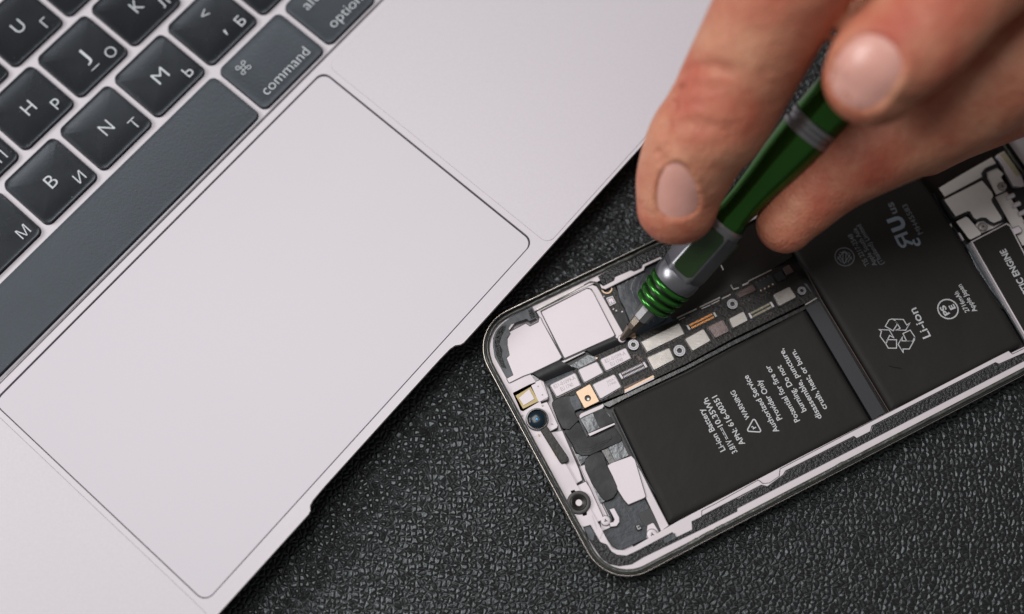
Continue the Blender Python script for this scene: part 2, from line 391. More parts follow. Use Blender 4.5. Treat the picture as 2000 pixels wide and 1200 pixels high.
def keymesh(x, y, w, mt, dish=.42):
    """rounded-rect cap, dished top"""
    x += .22; w -= .44; y0 = y + .25; h = KH - .50; zt = 12.35
    o = fillet(rect(x, y0, w, h), 1.7, 6); c = (x + w / 2, y0 + h / 2)
    def zz(px_, py_):
        u = (px_ - c[0]) / (h / 2) if w < 30 else 0; vv = (py_ - c[1]) / (h / 2)
        if w >= 30: return zt - .20 * (1 - vv * vv)
        q_ = min(1, .35 * u * u + .85 * vv * vv); return zt - dish * (1 - .45 * q_ - .55 * q_ * q_)
    v = []; f = []; n = len(o)
    levels = [(1.0, 11.4, None), (1.0, zt - .22, None)]
    v += [(*L(*q), 11.0) for q in o]; v += [(*L(*q), zz(*q) - .14) for q in o]
    q1 = offset(o, -.05); v += [(*L(*q), zz(*q) - .03) for q in q1]
    q2 = offset(o, -.17); v += [(*L(*q), zz(*q)) for q in q2]
    K_ = 9; R = 4
    for s in range(1, K_):
        t = 1 - s / K_
        ring = [(c[0] + (q[0] - c[0]) * t if w < 30 else c[0] + (q[0] - c[0]) * (1 - (1 - t) * h / w), c[1] + (q[1] - c[1]) * t) for q in q2]
        v += [(*L(*q), zz(*q)) for q in ring]; R += 1
    for k in range(R - 1):
        for i in range(n):
            j = (i + 1) % n; f.append([k * n + i, k * n + j, (k + 1) * n + j, (k + 1) * n + i])
    f.append([(R - 1) * n + i for i in range(n)]); f.append([i for i in reversed(range(n))])
    o_ = link('key', v, f, mt, laptop); smooth_angle(o_, 30); return o_
LZ = {0: 12.14}
for (x, y, w, lat, cyr, matte, ex) in keys:
    pts = [proj((*L(a, b), 12)) for a, b in rect(x, y, w, KH)]
    if not any(-70 < p[0] < 2070 and -70 < p[1] < 1270 for p in pts): continue
    kx = x; 
    ko = keymesh(x, y, w, M['key_matte'] if matte else M['key'])
    b_ = MB(); b_.stroke(fillet([L(*q) for q in rect(x + .29, y + .32, w - .58, KH - .64)], 1.62, 6), .09, 12.22, closed=True); b_.build('cap_edge_glint', M['cap_edge_glint'], ko)
    def tx(s, cx, cy, wd_, cap, z, weight=-.010):
        if s in 'ЬБРЯДЛ': weight = 0.0
        if s: text(s, L(x + cx - wd_ / 2, y + cy), L(x + cx + wd_ / 2, y + cy), cap, z, M['legend'], ko, name='key_legend', weight=weight)
    wl = {'M': 3.6, 'N': 2.9, 'B': 2.35, 'V': 3.0, 'J': 1.8, 'H': 2.8, 'U': 2.8, 'K': 2.5, 'I': .45, 'L': 1.9, 'O': 3.4}.get(lat, 2.6)
    if lat and lat not in ',./;': tx(lat, 8.9, 8.3, wl, 3.75, 12.17)
    if lat == ',':
        tx('<', 9.7, 12.0, 2.1, 3.2, 12.27); 
        q = MB(); q.prism(ccw([L(x + 9.2, y + 3.3), L(x + 9.45, y + 3.25), L(x + 9.95, y + 4.9), L(x + 9.35, y + 4.9)]), 12.1, 12.22); q.build('key_legend', M['legend'], ko)
        # comma sits at mid height of the line
    if lat == '.': tx('>', 9.7, 12.0, 2.1, 3.2, 12.27); tx('.', 9.6, 4.3, .4, 2.8, 12.17)
    wc = {'О': 2.8, 'И': 2.3, 'М': 2.8, 'Ш': 3.4, 'Ю': 3.5, 'Г': 1.7, 'Р': 1.9, 'Ь': 1.9, 'Б': 2.0}.get(cyr, 2.25)
    if cyr: tx(cyr, 14.3, 3.6, wc, 2.9, 12.3)
    if lat in 'JF' and lat:
        q = MB(); q.prism(fillet([L(x + 7.2, y + 3.15), L(x + 10.4, y + 3.15), L(x + 10.4, y + 3.65), L(x + 7.2, y + 3.65)], .22, 4), 12.0, 12.36, bev=.12)
        q.build('home_bar', M['key'], ko)
        q = MB(); q.stroke([L(x + 7.5, y + 3.4), L(x + 10.1, y + 3.4)], .24, 12.36, t=.01); q.build('home_bar_edge', M['legend'], ko)
    if ex == 'cmd':
        q = MB(); cx, cy, a_ = 5.15, 12.5, .50
        for kk, (sx_, sy_, a0) in enumerate(((1, 1, -90), (1, -1, 180), (-1, -1, 90), (-1, 1, 0))):
            mx_, my_ = x + cx + sx_ * 2 * a_, y + cy + sy_ * 2 * a_
            pth = [L(mx_ + a_ * cos(RAD(a0 + 270 * k / 14)), my_ + a_ * sin(RAD(a0 + 270 * k / 14))) for k in range(15)]
            d_ = Vector((cos(RAD(a0 + 90)), sin(RAD(a0 + 90)))) * (2 * a_)      # incoming straight from the middle of the side
            st = Vector((mx_ + a_ * cos(RAD(a0)), my_ + a_ * sin(RAD(a0)))) - d_
            e0 = a0 + 270; en = Vector((mx_ + a_ * cos(RAD(e0)), my_ + a_ * sin(RAD(e0)))) + Vector((cos(RAD(e0 + 90)), sin(RAD(e0 + 90)))) * (2 * a_)
            q.stroke([L(*st)] + pth + [L(*en)], .19, 12.28, t=.01 + .004 * kk)
        q.build('command_symbol', M['legend'], ko)
        text('command', L(x + 3.5, y + 3.75), L(x + 19.4, y + 3.75), 2.9, 12.29, M['legend'], ko, name='key_legend', weight=-.010, mid=.33)
    if ex == 'opt':
        text('option', L(x + 4.4, y + 3.75), L(x + 15.4, y + 3.75), 2.9, 12.29, M['legend'], ko, name='key_legend', weight=-.010, mid=.3)
        text('alt', L(x + 3.8, y + 12.7), L(x + 8.2, y + 12.7), 2.9, 12.29, M['legend'], ko, name='key_legend', weight=-.010)
# transparent protective films stuck beside the trackpad
for pts in ([(1.6, -73.2), (60, -73.2), (82, -73.2), (82, .5), (1.7, .5)], [(-195, -73.3), (-115.1, -73.3), (-115.0, .3), (-195, .3)]):
    P = fillet([L(*q) for q in pts], 2.2, 7)
    b_ = MB(); b_.prism(P, 12.003, 12.10, bev=.03); o = b_.build('protective_film', M['film'], laptop)
    b_ = MB(); b_.stroke(ccw(P), .09, 12.003, closed=True, t=.005)
    b_.build('film_edge', mat('grimy_film_edge', (.16, .14, .15), .6, var=.5, vscale=500), o)

# ================================================================== PHONE
pc = at2(1600, 800, 5)
phone = empty('phone', (pc[0] + 10, pc[1] + 5, 0), 'opened black phone with battery, circuit board and cameras exposed, screen removed', 'phone')
ZR = 7.4
def wl(p1, p2): a, b = at2(*p1, ZR), at2(*p2, ZR); return Vector(a), Vector(b)
TL = Vector(at2(911.5, 642, ZR)); BL = Vector(at2(1189, 1157, ZR))
_a, _b = wl((1074.5, 558), (1290, 455)); dT = (_b - _a).normalized()
_a, _b = wl((1466, 1007), (2000, 728.5)); dB = (_b - _a).normalized()
TR = TL + dT * 143.6; BR = BL + dB * 143.6
body = ccw([tuple(TL), tuple(BL), tuple(BR), tuple(TR)])
outl = fillet(body, 10.5, 16)
SEAMED = {'camera_holder', 'silver_bracket', 'speaker_plate', 'sensor_module', 'silver_plate', 'camera_plate', 'white_bracket', 'hook_contact', 'silver_strip', 'silver_rail', 'screw_tab', 'cover_plate', 'strip_bracket', 'white_stop'}
def P(name, c, pts, z0, z1, m, bev=0.0, r=0.0, parent=phone, seg=4):
    w = ccw(W(c, pts, z1))
    if r: w = fillet(w, r, seg)
    b = MB(); b.prism(w, z0, z1, bev=bev); o = b.build(name, M[m], parent)
    if parent is phone and name in SEAMED:
        b = MB(); b.prism(offset(w, .15), z0 + .01, z1 - max(bev, .03) - .01); b.build('seam_shade', M['black'], o)  # black skirt paints the gap shadow around each plate
    return o
# steel band: rounded outside
b_ = MB(); prof = [(-1.4, .35), (-.5, 1.1), (-.1, 2.2), (0, 3.8), (-.06, 5.6), (-.22, 6.8), (-.38, 7.25), (-.62, 7.4), (-.66, 6.2)]
n = len(outl); v = []; f = []
for d, z in prof: v += [(x, y, z) for x, y in offset(outl, d)]
for k in range(len(prof) - 1):
    for i in range(n): j = (i + 1) % n; f.append([k * n + i, k * n + j, (k + 1) * n + j, (k + 1) * n + i])
b_.add(v, f); o = b_.build('steel_band', M['rim'], phone); smooth_angle(o, 50)
b_ = MB(); b_.prism(offset(outl, -1.4), .3, 1.0); b_.build('back_glass', M['gloss'], phone)
b_ = MB(); b_.stroke(offset(outl, -.20), .09, 6.92, closed=True, t=.02); b_.build('band_highlight', M['rimglint'], phone)
b_ = MB(); b_.stroke(offset(outl, -.52), .06, 7.37, closed=True, t=.02); b_.build('inner_edge_line', M['flex'], phone)
# rim steps: black inner lip, glue ledge, silver mid frame
b_ = MB(); b_.prism(offset(outl, -.64), 3.0, 6.25, holes=[offset(outl, -1.75)]); b_.build('inner_lip', M['black'], phone)
gl = MB(); gp = offset(outl, -1.25); n = len(gp); random.seed(3)
# ragged glue ledge as a ring with a wandering inner and outer edge
def dens(poly, step):
    out = []
    for i in range(len(poly)):
        a, b = Vector(poly[i]), Vector(poly[(i + 1) % len(poly)]); k = max(1, int((b - a).length / step))
        for j in range(k): out.append(tuple(a + (b - a) * (j / k)))
    return out
dp = dens(outl, .5); A_ = offset(dp, -.85); B_ = offset(dp, -1.62); n = len(dp); v = []; f = []
w1 = w2 = 0
for i in range(n):
    w1 = w1 * .8 + random.uniform(-.06, .06); w2 = w2 * .8 + random.uniform(-.10, .10)
    a, b = Vector(A_[i]), Vector(B_[i]); dn = (a - b).normalized(); a = a + dn * w1; b = b + dn * w2
    v += [(a.x, a.y, 6.32), (a.x, a.y, 6.5 + random.uniform(-.04, .06)), ((a.x + b.x) / 2, (a.y + b.y) / 2, 6.62 + random.uniform(-.08, .08)), (b.x, b.y, 6.46 + random.uniform(-.03, .05)), (b.x, b.y, 6.30)]
for i in range(n):
    j = (i + 1) % n
    for k in range(4): f.append([5 * i + k, 5 * j + k, 5 * j + k + 1, 5 * i + k + 1])
gl.add(v, f); gl.build('adhesive_residue', M['glue'], phone, smooth=True)
b_ = MB(); mid = offset(outl, -1.72); b_.prism(mid, 2.0, 3.4); b_.build('floor_plate', M['black'], phone)
# raised silver ledge running inside the rim (solid ring, tapes and modules sit on it)
ring_in = ccw(W('p', [(1045, 745), (985, 660), (1010, 625), (1180, 545), (1480, 390), (1700, 270), (1990, 130), (2240, 560), (2000, 678), (1746, 800), (1560, 895), (1325, 1018), (1225, 1076), (1195, 1074), (1175, 1035), (1100, 900), (1065, 820)], 5.5))
b_ = MB(); b_.prism(mid, 3.4, 5.9, holes=[fillet(ring_in, 1.0, 4)]); b_.build('inner_frame', M['silver'], phone)

# --- floors
P('silver_bracket', 'p', [(985, 640), (1070, 600), (1085, 615), (1100, 740), (1115, 800), (1120, 820), (1240, 1075), (1200, 1080), (1150, 1020), (1000, 790), (985, 740)], 3.4, 4.0, 'silver')
# top tape (ragged foam) strips
P('foam_strip', 'c4', [(1238, 400), (1330, 348), (1600, 215), (1860, 88), (2300, -120), (3000, -460), (3000, -380), (2300, -30), (2000, 130), (1870, 215), (1850, 203), (1672, 283), (1665, 318), (1592, 350), (1560, 338), (1405, 403), (1395, 438), (1290, 492)], 5.9, 6.05, 'foam', bev=.04)
P('silver_rail', 'c4', [(1258, 475), (1292, 497), (1398, 443), (1408, 408), (1560, 343), (1592, 355), (1668, 322), (1676, 288), (1850, 209), (1875, 235), (2000, 180), (3000, -300), (3000, -270), (2000, 205), (1888, 258), (1848, 230), (1697, 302), (1687, 340), (1312, 525), (1275, 515)], 4.2, 5.98, 'silver', bev=.05)
P('corner_tape', 'c4', [(600, 700), (480, 750), (380, 805), (295, 870), (240, 935), (215, 1000), (213, 1080), (230, 1190), (345, 1395), (415, 1365), (345, 1195), (372, 1165), (352, 1070), (352, 1000), (385, 955), (366, 905), (392, 868), (540, 815), (575, 838), (652, 795)], 5.9, 6.04, 'foamgrey', bev=.03)
P('torn_foam', 'c4', [(590, 712), (560, 735), (575, 790), (585, 815), (642, 790)], 6.04, 6.14, 'foam')
P('torn_foam', 'c4', [(300, 885), (255, 940), (232, 1010), (230, 1080), (250, 1180), (300, 1290), (345, 1300), (300, 1180), (305, 1120), (275, 1060), (300, 980), (330, 930), (345, 880)], 6.04, 6.14, 'foam')
# --- rear cameras
P('camera_well', 'c4', [(365, 940), (535, 850), (575, 880), (660, 838), (630, 720), (1165, 435), (1235, 450), (1262, 500), (1520, 985), (1520, 1040), (1440, 1060), (880, 1330), (600, 1390), (345, 1480), (240, 1360)], 3.4, 5.0, 'black')
P('camera_plate', 'c4', [(375, 945), (535, 862), (575, 890), (660, 848), (672, 790), (698, 850), (885, 1190), (860, 1215), (600, 1340), (510, 1372), (372, 1440), (350, 1400), (415, 1365), (350, 1200), (378, 1170), (358, 1070), (358, 1010), (388, 960)], 5.0, 6.15, 'shield_white', bev=.05, r=.15)
P('camera_plate', 'c4', [(640, 745), (1130, 505), (1185, 485), (1225, 500), (1255, 545), (1500, 985), (1520, 1010), (1505, 1040), (1450, 1035), (1405, 990), (915, 1215), (888, 1165)], 5.0, 5.95, 'silver', bev=.05, r=.2)
P('dark_gap', 'c4', [(672, 738), (1135, 510), (1178, 522), (1420, 985), (1392, 1003), (912, 1222), (895, 1200)], 5.96, 5.98, 'black', r=.3)
P('camera_cover', 'c4', [(688, 748), (1130, 522), (1165, 528), (1192, 560), (1402, 972), (1385, 988), (915, 1198)], 5.98, 6.28, 'shield_white', bev=.05, r=.25)
P('dark_gap', 'c4', [(640, 722), (1165, 446), (1222, 452), (1255, 500), (1236, 492), (1195, 462), (1150, 468), (655, 738)], 5.95, 5.99, 'black', r=.1)
P('gold_clip', 'c4', [(638, 715), (1100, 478), (1105, 488), (645, 728)], 5.995, 6.05, 'brushed')
# --- flash / microphone board
P('sensor_board', 'c4', [(1258, 520), (1405, 478), (1418, 560), (1440, 650), (1560, 900), (1590, 945), (1500, 985), (1470, 930), (1300, 620)], 3.6, 5.1, 'pcb')
q = MB(); c_ = W('c4', [(1325, 515)], 5.5)[0]; q.stroke([(c_[0] + 1.25 * cos(RAD(a)), c_[1] + 1.25 * sin(RAD(a))) for a in range(170, 375, 12)], .30, 5.3); q.build('gold_contact_ring', M['gold'], phone)
o = P('microphone_can', 'c4', [(1318, 612), (1382, 590), (1418, 660), (1355, 692)], 5.1, 5.5, 'silver', bev=.04)
P('can_line', 'c4', [(1330, 620), (1378, 603), (1405, 655), (1358, 678)], 5.5, 5.515, 'black', parent=o)
P('can_lid', 'c4', [(1336, 625), (1376, 610), (1399, 652), (1360, 672)], 5.515, 5.56, 'shield_white', parent=o)
P('port_dot', 'c4', [(1364, 650), (1372, 646), (1377, 654), (1369, 659)], 5.56, 5.58, 'black', parent=o)
P('insulating_patch', 'c4', [(1370, 770), (1500, 735), (1562, 900), (1480, 935), (1440, 905)], 5.1, 5.25, 'tape', bev=.04, r=.2)
for xx, yy in ((1297, 597), (1390, 720), (1418, 735), (1475, 745)):
    P('solder_dot', 'c4', [(xx - 7, yy - 5), (xx + 6, yy - 8), (xx + 8, yy + 5), (xx - 5, yy + 8)], 5.1, 5.3, 'silver')
# --- graphite sheet with stepped layers
P('graphite_sheet', 'd1', [(15, 480), (290, 338), (300, 298), (450, 228), (1000, -40), (1500, -260), (1740, 200), (1545, 325), (1310, 440), (1140, 540), (600, 830), (215, 1010)], 3.4, 4.9, 'graphite')
for k in range(6):
    o_ = 38 * k
    P('layered_step', 'd1', [(22 + o_, 490 - .25 * o_), (70 + o_ * .9, 452 - o_ * .42), (290 + o_ * .35, 345), (420, 300), (600, 180), (560, 500), (500, 820), (270 + o_ * .8, 960 - o_ * .45), (160 + o_, 800 - o_ * .35), (60 + o_, 640 - o_ * .3)], 4.9 + .05 * k, 4.95 + .05 * k, 'graphite', bev=.03, r=2.0, seg=6)
for k in range(7):
    o_ = 34 * k; z_ = 5.0 + .05 * k; q = MB(); c2 = [at2(*p__, z_) for p__ in px('d1', catmull2([(100 + o_ * 1.1, 445 - o_ * .42), (62 + o_, 500), (80 + o_, 580), (125 + o_, 690), (185 + o_, 800 - o_ * .2), (250 + o_ * .8, 900 - o_ * .3)]))]
    q.stroke(c2, .16, z_ + .06); q.build('layer_edge', M['flexgloss' if k % 2 else 'graphite'], phone)
P('shade_sheet', 'd1', [(700, 120), (1000, -40), (1500, -260), (1740, 200), (1545, 325), (1310, 440), (1140, 540), (640, 785), (560, 815), (470, 640), (520, 330)], 4.9, 5.25, 'black', bev=.05)  # black sheet paints in the shade under driver and hand
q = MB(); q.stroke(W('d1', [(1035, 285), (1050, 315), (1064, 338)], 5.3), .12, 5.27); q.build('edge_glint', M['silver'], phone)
# --- circuit board
P('circuit_board', 'p', [(1068, 742), (1105, 725), (1180, 685), (1210, 670), (1320, 625), (1426, 568), (1432, 556), (1508, 525), (1540, 516), (1553, 530), (1572, 556), (1594, 582), (1430, 662), (1340, 711), (1217, 769), (1172, 786), (1140, 800), (1084, 790)], 3.4, 5.3, 'pcb', bev=.05)
P('board_edge', 'p', [(1176, 790), (1218, 772), (1340, 715), (1430, 667), (1596, 586), (1593, 594), (1430, 675), (1340, 722), (1220, 779), (1190, 795)], 3.4, 4.9, 'gloss')
def shield(name, c, pts, m='brushed', z=6.1, r=.35):
    w = ccw(W(c, pts, z)); b = MB(); b.prism(fillet(offset(w, .22), r + .2, 4), 5.3, 5.55); g_ = None
    b2 = MB(); b2.prism(fillet(w, r, 5), 5.3, z, bev=.12); o = b2.build(name, M[m], phone)
    b.build('shield_skirt', M['gloss'], o); return o
shield('metal_shield', 'd1', [(262, 1040), (630, 857), (685, 963), (320, 1140)], r=.12)
shield('metal_shield', 'd1', [(690, 1010), (870, 912), (942, 1028), (765, 1130)])
shield('metal_shield', 'd1', [(908, 895), (1060, 820), (1125, 935), (985, 1007)], 'darkmetal')
shield('metal_shield', 'd1', [(1118, 815), (1262, 740), (1306, 830), (1158, 907)])
shield('metal_shield', 'd1', [(1552, 578), (1712, 500), (1777, 602), (1610, 692)])
shield('component_block', 'd1', [(1185, 568), (1350, 475), (1388, 535), (1220, 615)], 'brown', 5.9, .05)
shield('component_block', 'd1', [(1645, 318), (1708, 286), (1752, 350), (1682, 390)], 'brown', 5.9, .05)
shield('metal_shield', 'd2', [(347, 262), (490, 198), (525, 275), (390, 346)])
def etched(o, c, s, a, b, cap, m='ink_faint'): ptext(s, c, a, b, cap, 6.1, M[m], o)
o = shield('metal_shield', 'c5', [(1165, 112), (1410, 0), (1462, 100), (1222, 222)], 'shield_white')
etched(o, 'c5', '821-01099-A', (1205, 130), (1405, 45), .95); etched(o, 'c5', 'EU 1740', (1262, 160), (1380, 107), .95)
shield('metal_shield', 'c5', [(950, 212), (1130, 135), (1190, 240), (1010, 336)], 'shield_white')
o = shield('metal_shield', 'c5', [(675, 362), (915, 245), (970, 362), (740, 475)], 'shield_white')
etched(o, 'c5', '821-01099-A', (705, 380), (915, 285), .95); etched(o, 'c5', 'EU 1740', (775, 405), (893, 352), .95)
o = shield('metal_shield', 'c5', [(1090, 358), (1300, 258), (1366, 380), (1165, 497)], 'shield_white')
etched(o, 'c5', '3M2A-7', (1225, 335), (1310, 292), .6); etched(o, 'c5', '17400', (1240, 365), (1315, 330), .55)
def hole_disc(name, c, ctr, r_out, r_in, z, m, parent=phone, zin=None):
    p = W(c, [ctr], z)[0]; b = MB()
    b.prism(circ(p, r_out, 28), z - .8, z, holes=[circ(p, r_in, 20)]); o = b.build(name, M[m], parent)
    b = MB(); b.prism(circ(p, r_in, 20), z - .9, z - .45); b.build('socket_floor', M['black'], o)
    b = MB(); b.stroke(circ(p, (r_out + r_in) / 2, 28), .07, z, closed=True, t=.01); b.build('turned_groove', M['flex'], o)
    return o
w_ = W('c5', [(925, 430), (1060, 353), (1150, 520), (1010, 587)], 6.1); p_ = W('c5', [(1040, 490)], 6.1)[0]
b_ = MB(); b_.prism(fillet(ccw(w_), .25, 3), 5.0, 6.1, holes=[circ(p_, .78, 20)]); o = b_.build('brass_bracket', M['gold'], phone)
b_ = MB(); b_.prism(circ(p_, .8, 20), 5.0, 5.5); b_.build('socket_floor', M['black'], o)
b_ = MB(); b_.prism(circ((p_[0] + .12, p_[1] - .15), .3, 16), 5.5, 5.7); b_.build('screw_tip', M['brushed'], o)
for c, ctr, r in (('c4', (1585, 1068), 1.32), ('d2', (557, 217), 1.42), ('d1', (1152, 670), 1.28), ('d1', (1830, 540), 1.05)):
    hole_disc('standoff', c, ctr, r, r * .45, 6.15, 'chrome')
def connector(c, pts, pin, rows_=2, npin=17):
    """pts: four corners, long side first"""
    z = 5.65; w = [Vector(q) for q in W(c, pts, z)]; A, B, C_, D = w
    b = MB(); b.prism(ccw([tuple(q) for q in w]), 5.3, 5.55); o = b.build('board_connector', M['pcb'], phone)
    b = MB(); b.stroke([tuple(q) for q in w], .12, 5.56, closed=True); b.build('connector_frame', M['flex'], o)
    b = MB()
    for r_ in range(rows_):
        v0 = .25 + .5 * r_ / max(1, rows_ - 1)
        for k in range(npin):
            u0 = .13 + .74 * k / (npin - 1)
            q = (A + (B - A) * u0) * (1 - v0) + (D + (C_ - D) * u0) * v0
            ex = (B - A).normalized() * ((B - A).length * .74 / npin * .30); ey = (D - A).normalized() * ((D - A).length * .13)
            b.prism(ccw([tuple(q - ex - ey), tuple(q + ex - ey), tuple(q + ex + ey), tuple(q - ex + ey)]), 5.5, 5.75)
    b.build('connector_pins', M[pin], o)
    b = MB()
    for u0 in (.045, .955):
        q = (A + (B - A) * u0) * .5 + (D + (C_ - D) * u0) * .5; ex = (B - A).normalized() * .26; ey = (D - A).normalized() * ((D - A).length * .40)
        b.prism(ccw([tuple(q - ex - ey), tuple(q + ex - ey), tuple(q + ex + ey), tuple(q - ex + ey)]), 5.5, 5.8, bev=.05)
    b.build('end_clips', M['silver' if pin != 'orange' else 'brushed'], o)
    b = MB(); q0 = (A + D) / 2; q1 = (B + C_) / 2; d_ = (q1 - q0); b.stroke([tuple(q0 + d_ * .12), tuple(q0 + d_ * .88)], .28, 5.56); b.build('centre_rib', M['gasket'], o)
connector('d1', [(695, 880), (975, 742), (1012, 795), (728, 935)], 'orange')
connector('d1', [(1300, 760), (1530, 642), (1568, 700), (1335, 822)], 'yellowtape')
connector('c5', [(1335, 250), (1592, 130), (1630, 190), (1372, 312)], 'silver')
# thin metal strips of the board edge
for c, pts, z, m in (('d1', [(612, 800), (800, 712), (804, 722), (616, 812)], 5.6, 'brushed'), ('d1', [(630, 822), (690, 795), (692, 802), (632, 830)], 5.5, 'brushed'),
                     ('d1', [(832, 695), (1030, 600), (1033, 612), (838, 706)], 5.6, 'brushed'), ('d1', [(850, 712), (935, 675), (938, 684), (853, 722)], 5.5, 'brushed'),
                     ('d1', [(945, 668), (1025, 628), (1028, 638), (948, 678)], 5.5, 'brushed'), ('d1', [(1045, 615), (1132, 572), (1136, 582), (1050, 625)], 5.5, 'brushed'),
                     ('d1', [(1140, 480), (1165, 522), (1215, 505), (1218, 515), (1162, 532), (1134, 488)], 5.6, 'brushed'), ('d1', [(1250, 480), (1305, 455), (1310, 440), (1535, 332), (1538, 340), (1315, 450), (1308, 470), (1255, 495)], 5.6, 'brushed'),
                     ('d1', [(1145, 968), (1288, 898), (1292, 906), (1148, 978)], 5.2, 'flex'), ('d1', [(1862, 672), (1972, 608), (1978, 616), (1868, 682)], 5.4, 'brushed'),
                     ('c5', [(1390, 382), (1600, 290), (1612, 305), (1400, 402)], 5.5, 'brown'), ('c5', [(1398, 408), (1680, 265), (1690, 285), (1402, 425)], 5.6, 'gold'), ('c5', [(1398, 428), (1680, 288), (1690, 300), (1402, 440)], 5.6, 'silver'),
                     ('d2', [(390, 378), (605, 290), (607, 296), (392, 386)], 5.0, 'flex'), ('d1', [(1035, 285), (1045, 288), (1068, 335), (1058, 338)], 5.3, 'silver')):
    P('edge_strip', c, pts, 4.9, z, m)
o = P('chip', 'd1', [(1372, 468), (1535, 385), (1585, 478), (1430, 556)], 5.3, 5.5, 'gasket', bev=.04)
for xx, yy in ((1430, 538), (1469, 518), (1507, 498), (1547, 478)):
    b = MB(); b.prism(circ(W('d1', [(xx, yy)], 5.6)[0], .22, 12), 5.45, 5.62, bev=.06); b.build('gold_ball', M['gold'], o)
for xx, yy in ((1388, 455), (1425, 437), (1462, 418), (1500, 398)):
    b = MB(); b.prism(circ(W('d1', [(xx, yy)], 5.6)[0], .2, 10), 5.45, 5.55); b.build('contact_pad', M['brown'], o)
P('chip', 'd1', [(1555, 385), (1630, 345), (1680, 415), (1600, 450)], 5.3, 5.6, 'gasket', bev=.04)
P('blue_tape', 'd1', [(1855, 470), (1880, 475), (1940, 580), (1910, 608), (1870, 560)], 5.0, 5.2, 'flexgloss')
# little passives scattered over the board
random.seed(11); b_ = MB(); b2_ = MB()
for c, (xa, ya), (xb, yb), wd_, k in (('d1', (640, 850), (1120, 610), 20, 20), ('d1', (960, 740), (1500, 560), 50, 40), ('d1', (1330, 850), (1540, 760), 20, 18), ('d2', (265, 250), (330, 290), 30, 18), ('c5', (1480, 60), (1560, 120), 40, 14), ('d1', (450, 1090), (700, 985), 20, 14)):
    for _ in range(k):
        t = random.random(); xx = xa + (xb - xa) * t + random.uniform(-wd_, wd_) * .5; yy = ya + (yb - ya) * t + random.uniform(-wd_, wd_) * .5
        q = Vector(W(c, [(xx, yy)], 5.4)[0]); e = Vector((cos(RAD(26.7)), sin(RAD(26.7)))) * random.choice((.12, .2)); g_ = Vector((-e.y, e.x)) * .6
        (b_ if random.random() < .65 else b2_).prism(ccw([tuple(q - e - g_), tuple(q + e - g_), tuple(q + e + g_), tuple(q - e + g_)]), 5.3, 5.3 + random.choice((.15, .22)))
o = b_.build('surface_components', M['brown'], phone); tag(o, kind='stuff'); o = b2_.build('solder_joints', M['flex'], phone); tag(o, kind='stuff')
# gold shape with leaf beside the standoff
o = P('gold_logo_contact', 'c4', [(1552, 962), (1566, 956), (1580, 962), (1598, 945), (1606, 962), (1608, 978), (1614, 990), (1600, 1006), (1582, 1008), (1562, 1002), (1550, 982)], 5.3, 5.75, 'gold', bev=.05, r=.15)
P('gold_leaf_contact', 'c4', [(1535, 978), (1548, 980), (1556, 992), (1542, 994)], 5.3, 5.7, 'gold', parent=o)
# --- flex cables crossing near the cameras
def arch(name, c, pa, pb, pd, pe, z0, zt, z1, m, n=10):
    """strip whose cross-section arches from edge pa-pb to edge pd-pe"""
    v = []; f = []
    for k in range(n + 1):
        t = k / n; z = z0 * (1 - t) + z1 * t + (zt - max(z0, z1)) * sin(pi * t)
        x0 = pa[0] + (pd[0] - pa[0]) * t; y0 = pa[1] + (pd[1] - pa[1]) * t; x1 = pb[0] + (pe[0] - pb[0]) * t; y1 = pb[1] + (pe[1] - pb[1]) * t
        A, B = W(c, [(x0, y0), (x1, y1)], z); v += [(*A, z), (*B, z)]
    for k in range(n): f.append([2 * k, 2 * k + 1, 2 * k + 3, 2 * k + 2])
    m_ = len(v); v += [(x, y, z - .12) for x, y, z in v]
    for k in range(n): f.append([m_ + 2 * k + 2, m_ + 2 * k + 3, m_ + 2 * k + 1, m_ + 2 * k])
    for k in range(n):
        f.append([2 * k, 2 * k + 2, m_ + 2 * k + 2, m_ + 2 * k]); f.append([2 * k + 3, 2 * k + 1, m_ + 2 * k + 1, m_ + 2 * k + 3])
    f += [[1, 0, m_, m_ + 1], [2 * n, 2 * n + 1, m_ + 2 * n + 1, m_ + 2 * n]]
    o = link(name, v, f, M[m], phone); smooth_angle(o, 60); return o
arch('flex_cable', 'c5', (500, 245), (760, 118), (620, 330), (930, 205), 5.9, 6.3, 5.3, 'tape')
arch('flex_cable', 'c4', (1105, 1100), (1395, 985), (1200, 1180), (1500, 1050), 5.9, 6.3, 5.3, 'tape')
arch('flex_cable', 'c5', (620, 330), (880, 215), (675, 400), (930, 280), 5.3, 5.5, 5.2, 'flex')
P('silver_bracket', 'c5', [(770, 140), (1000, 32), (1010, 42), (780, 155)], 5.3, 5.9, 'silver')
P('glossy_tab', 'c5', [(860, 175), (1040, 70), (1125, 90), (1135, 110), (950, 200)], 5.3, 5.45, 'flexgloss')
P('gold_clip', 'c5', [(1115, 90), (1135, 92), (1132, 108), (1118, 106)], 5.4, 5.8, 'gold')
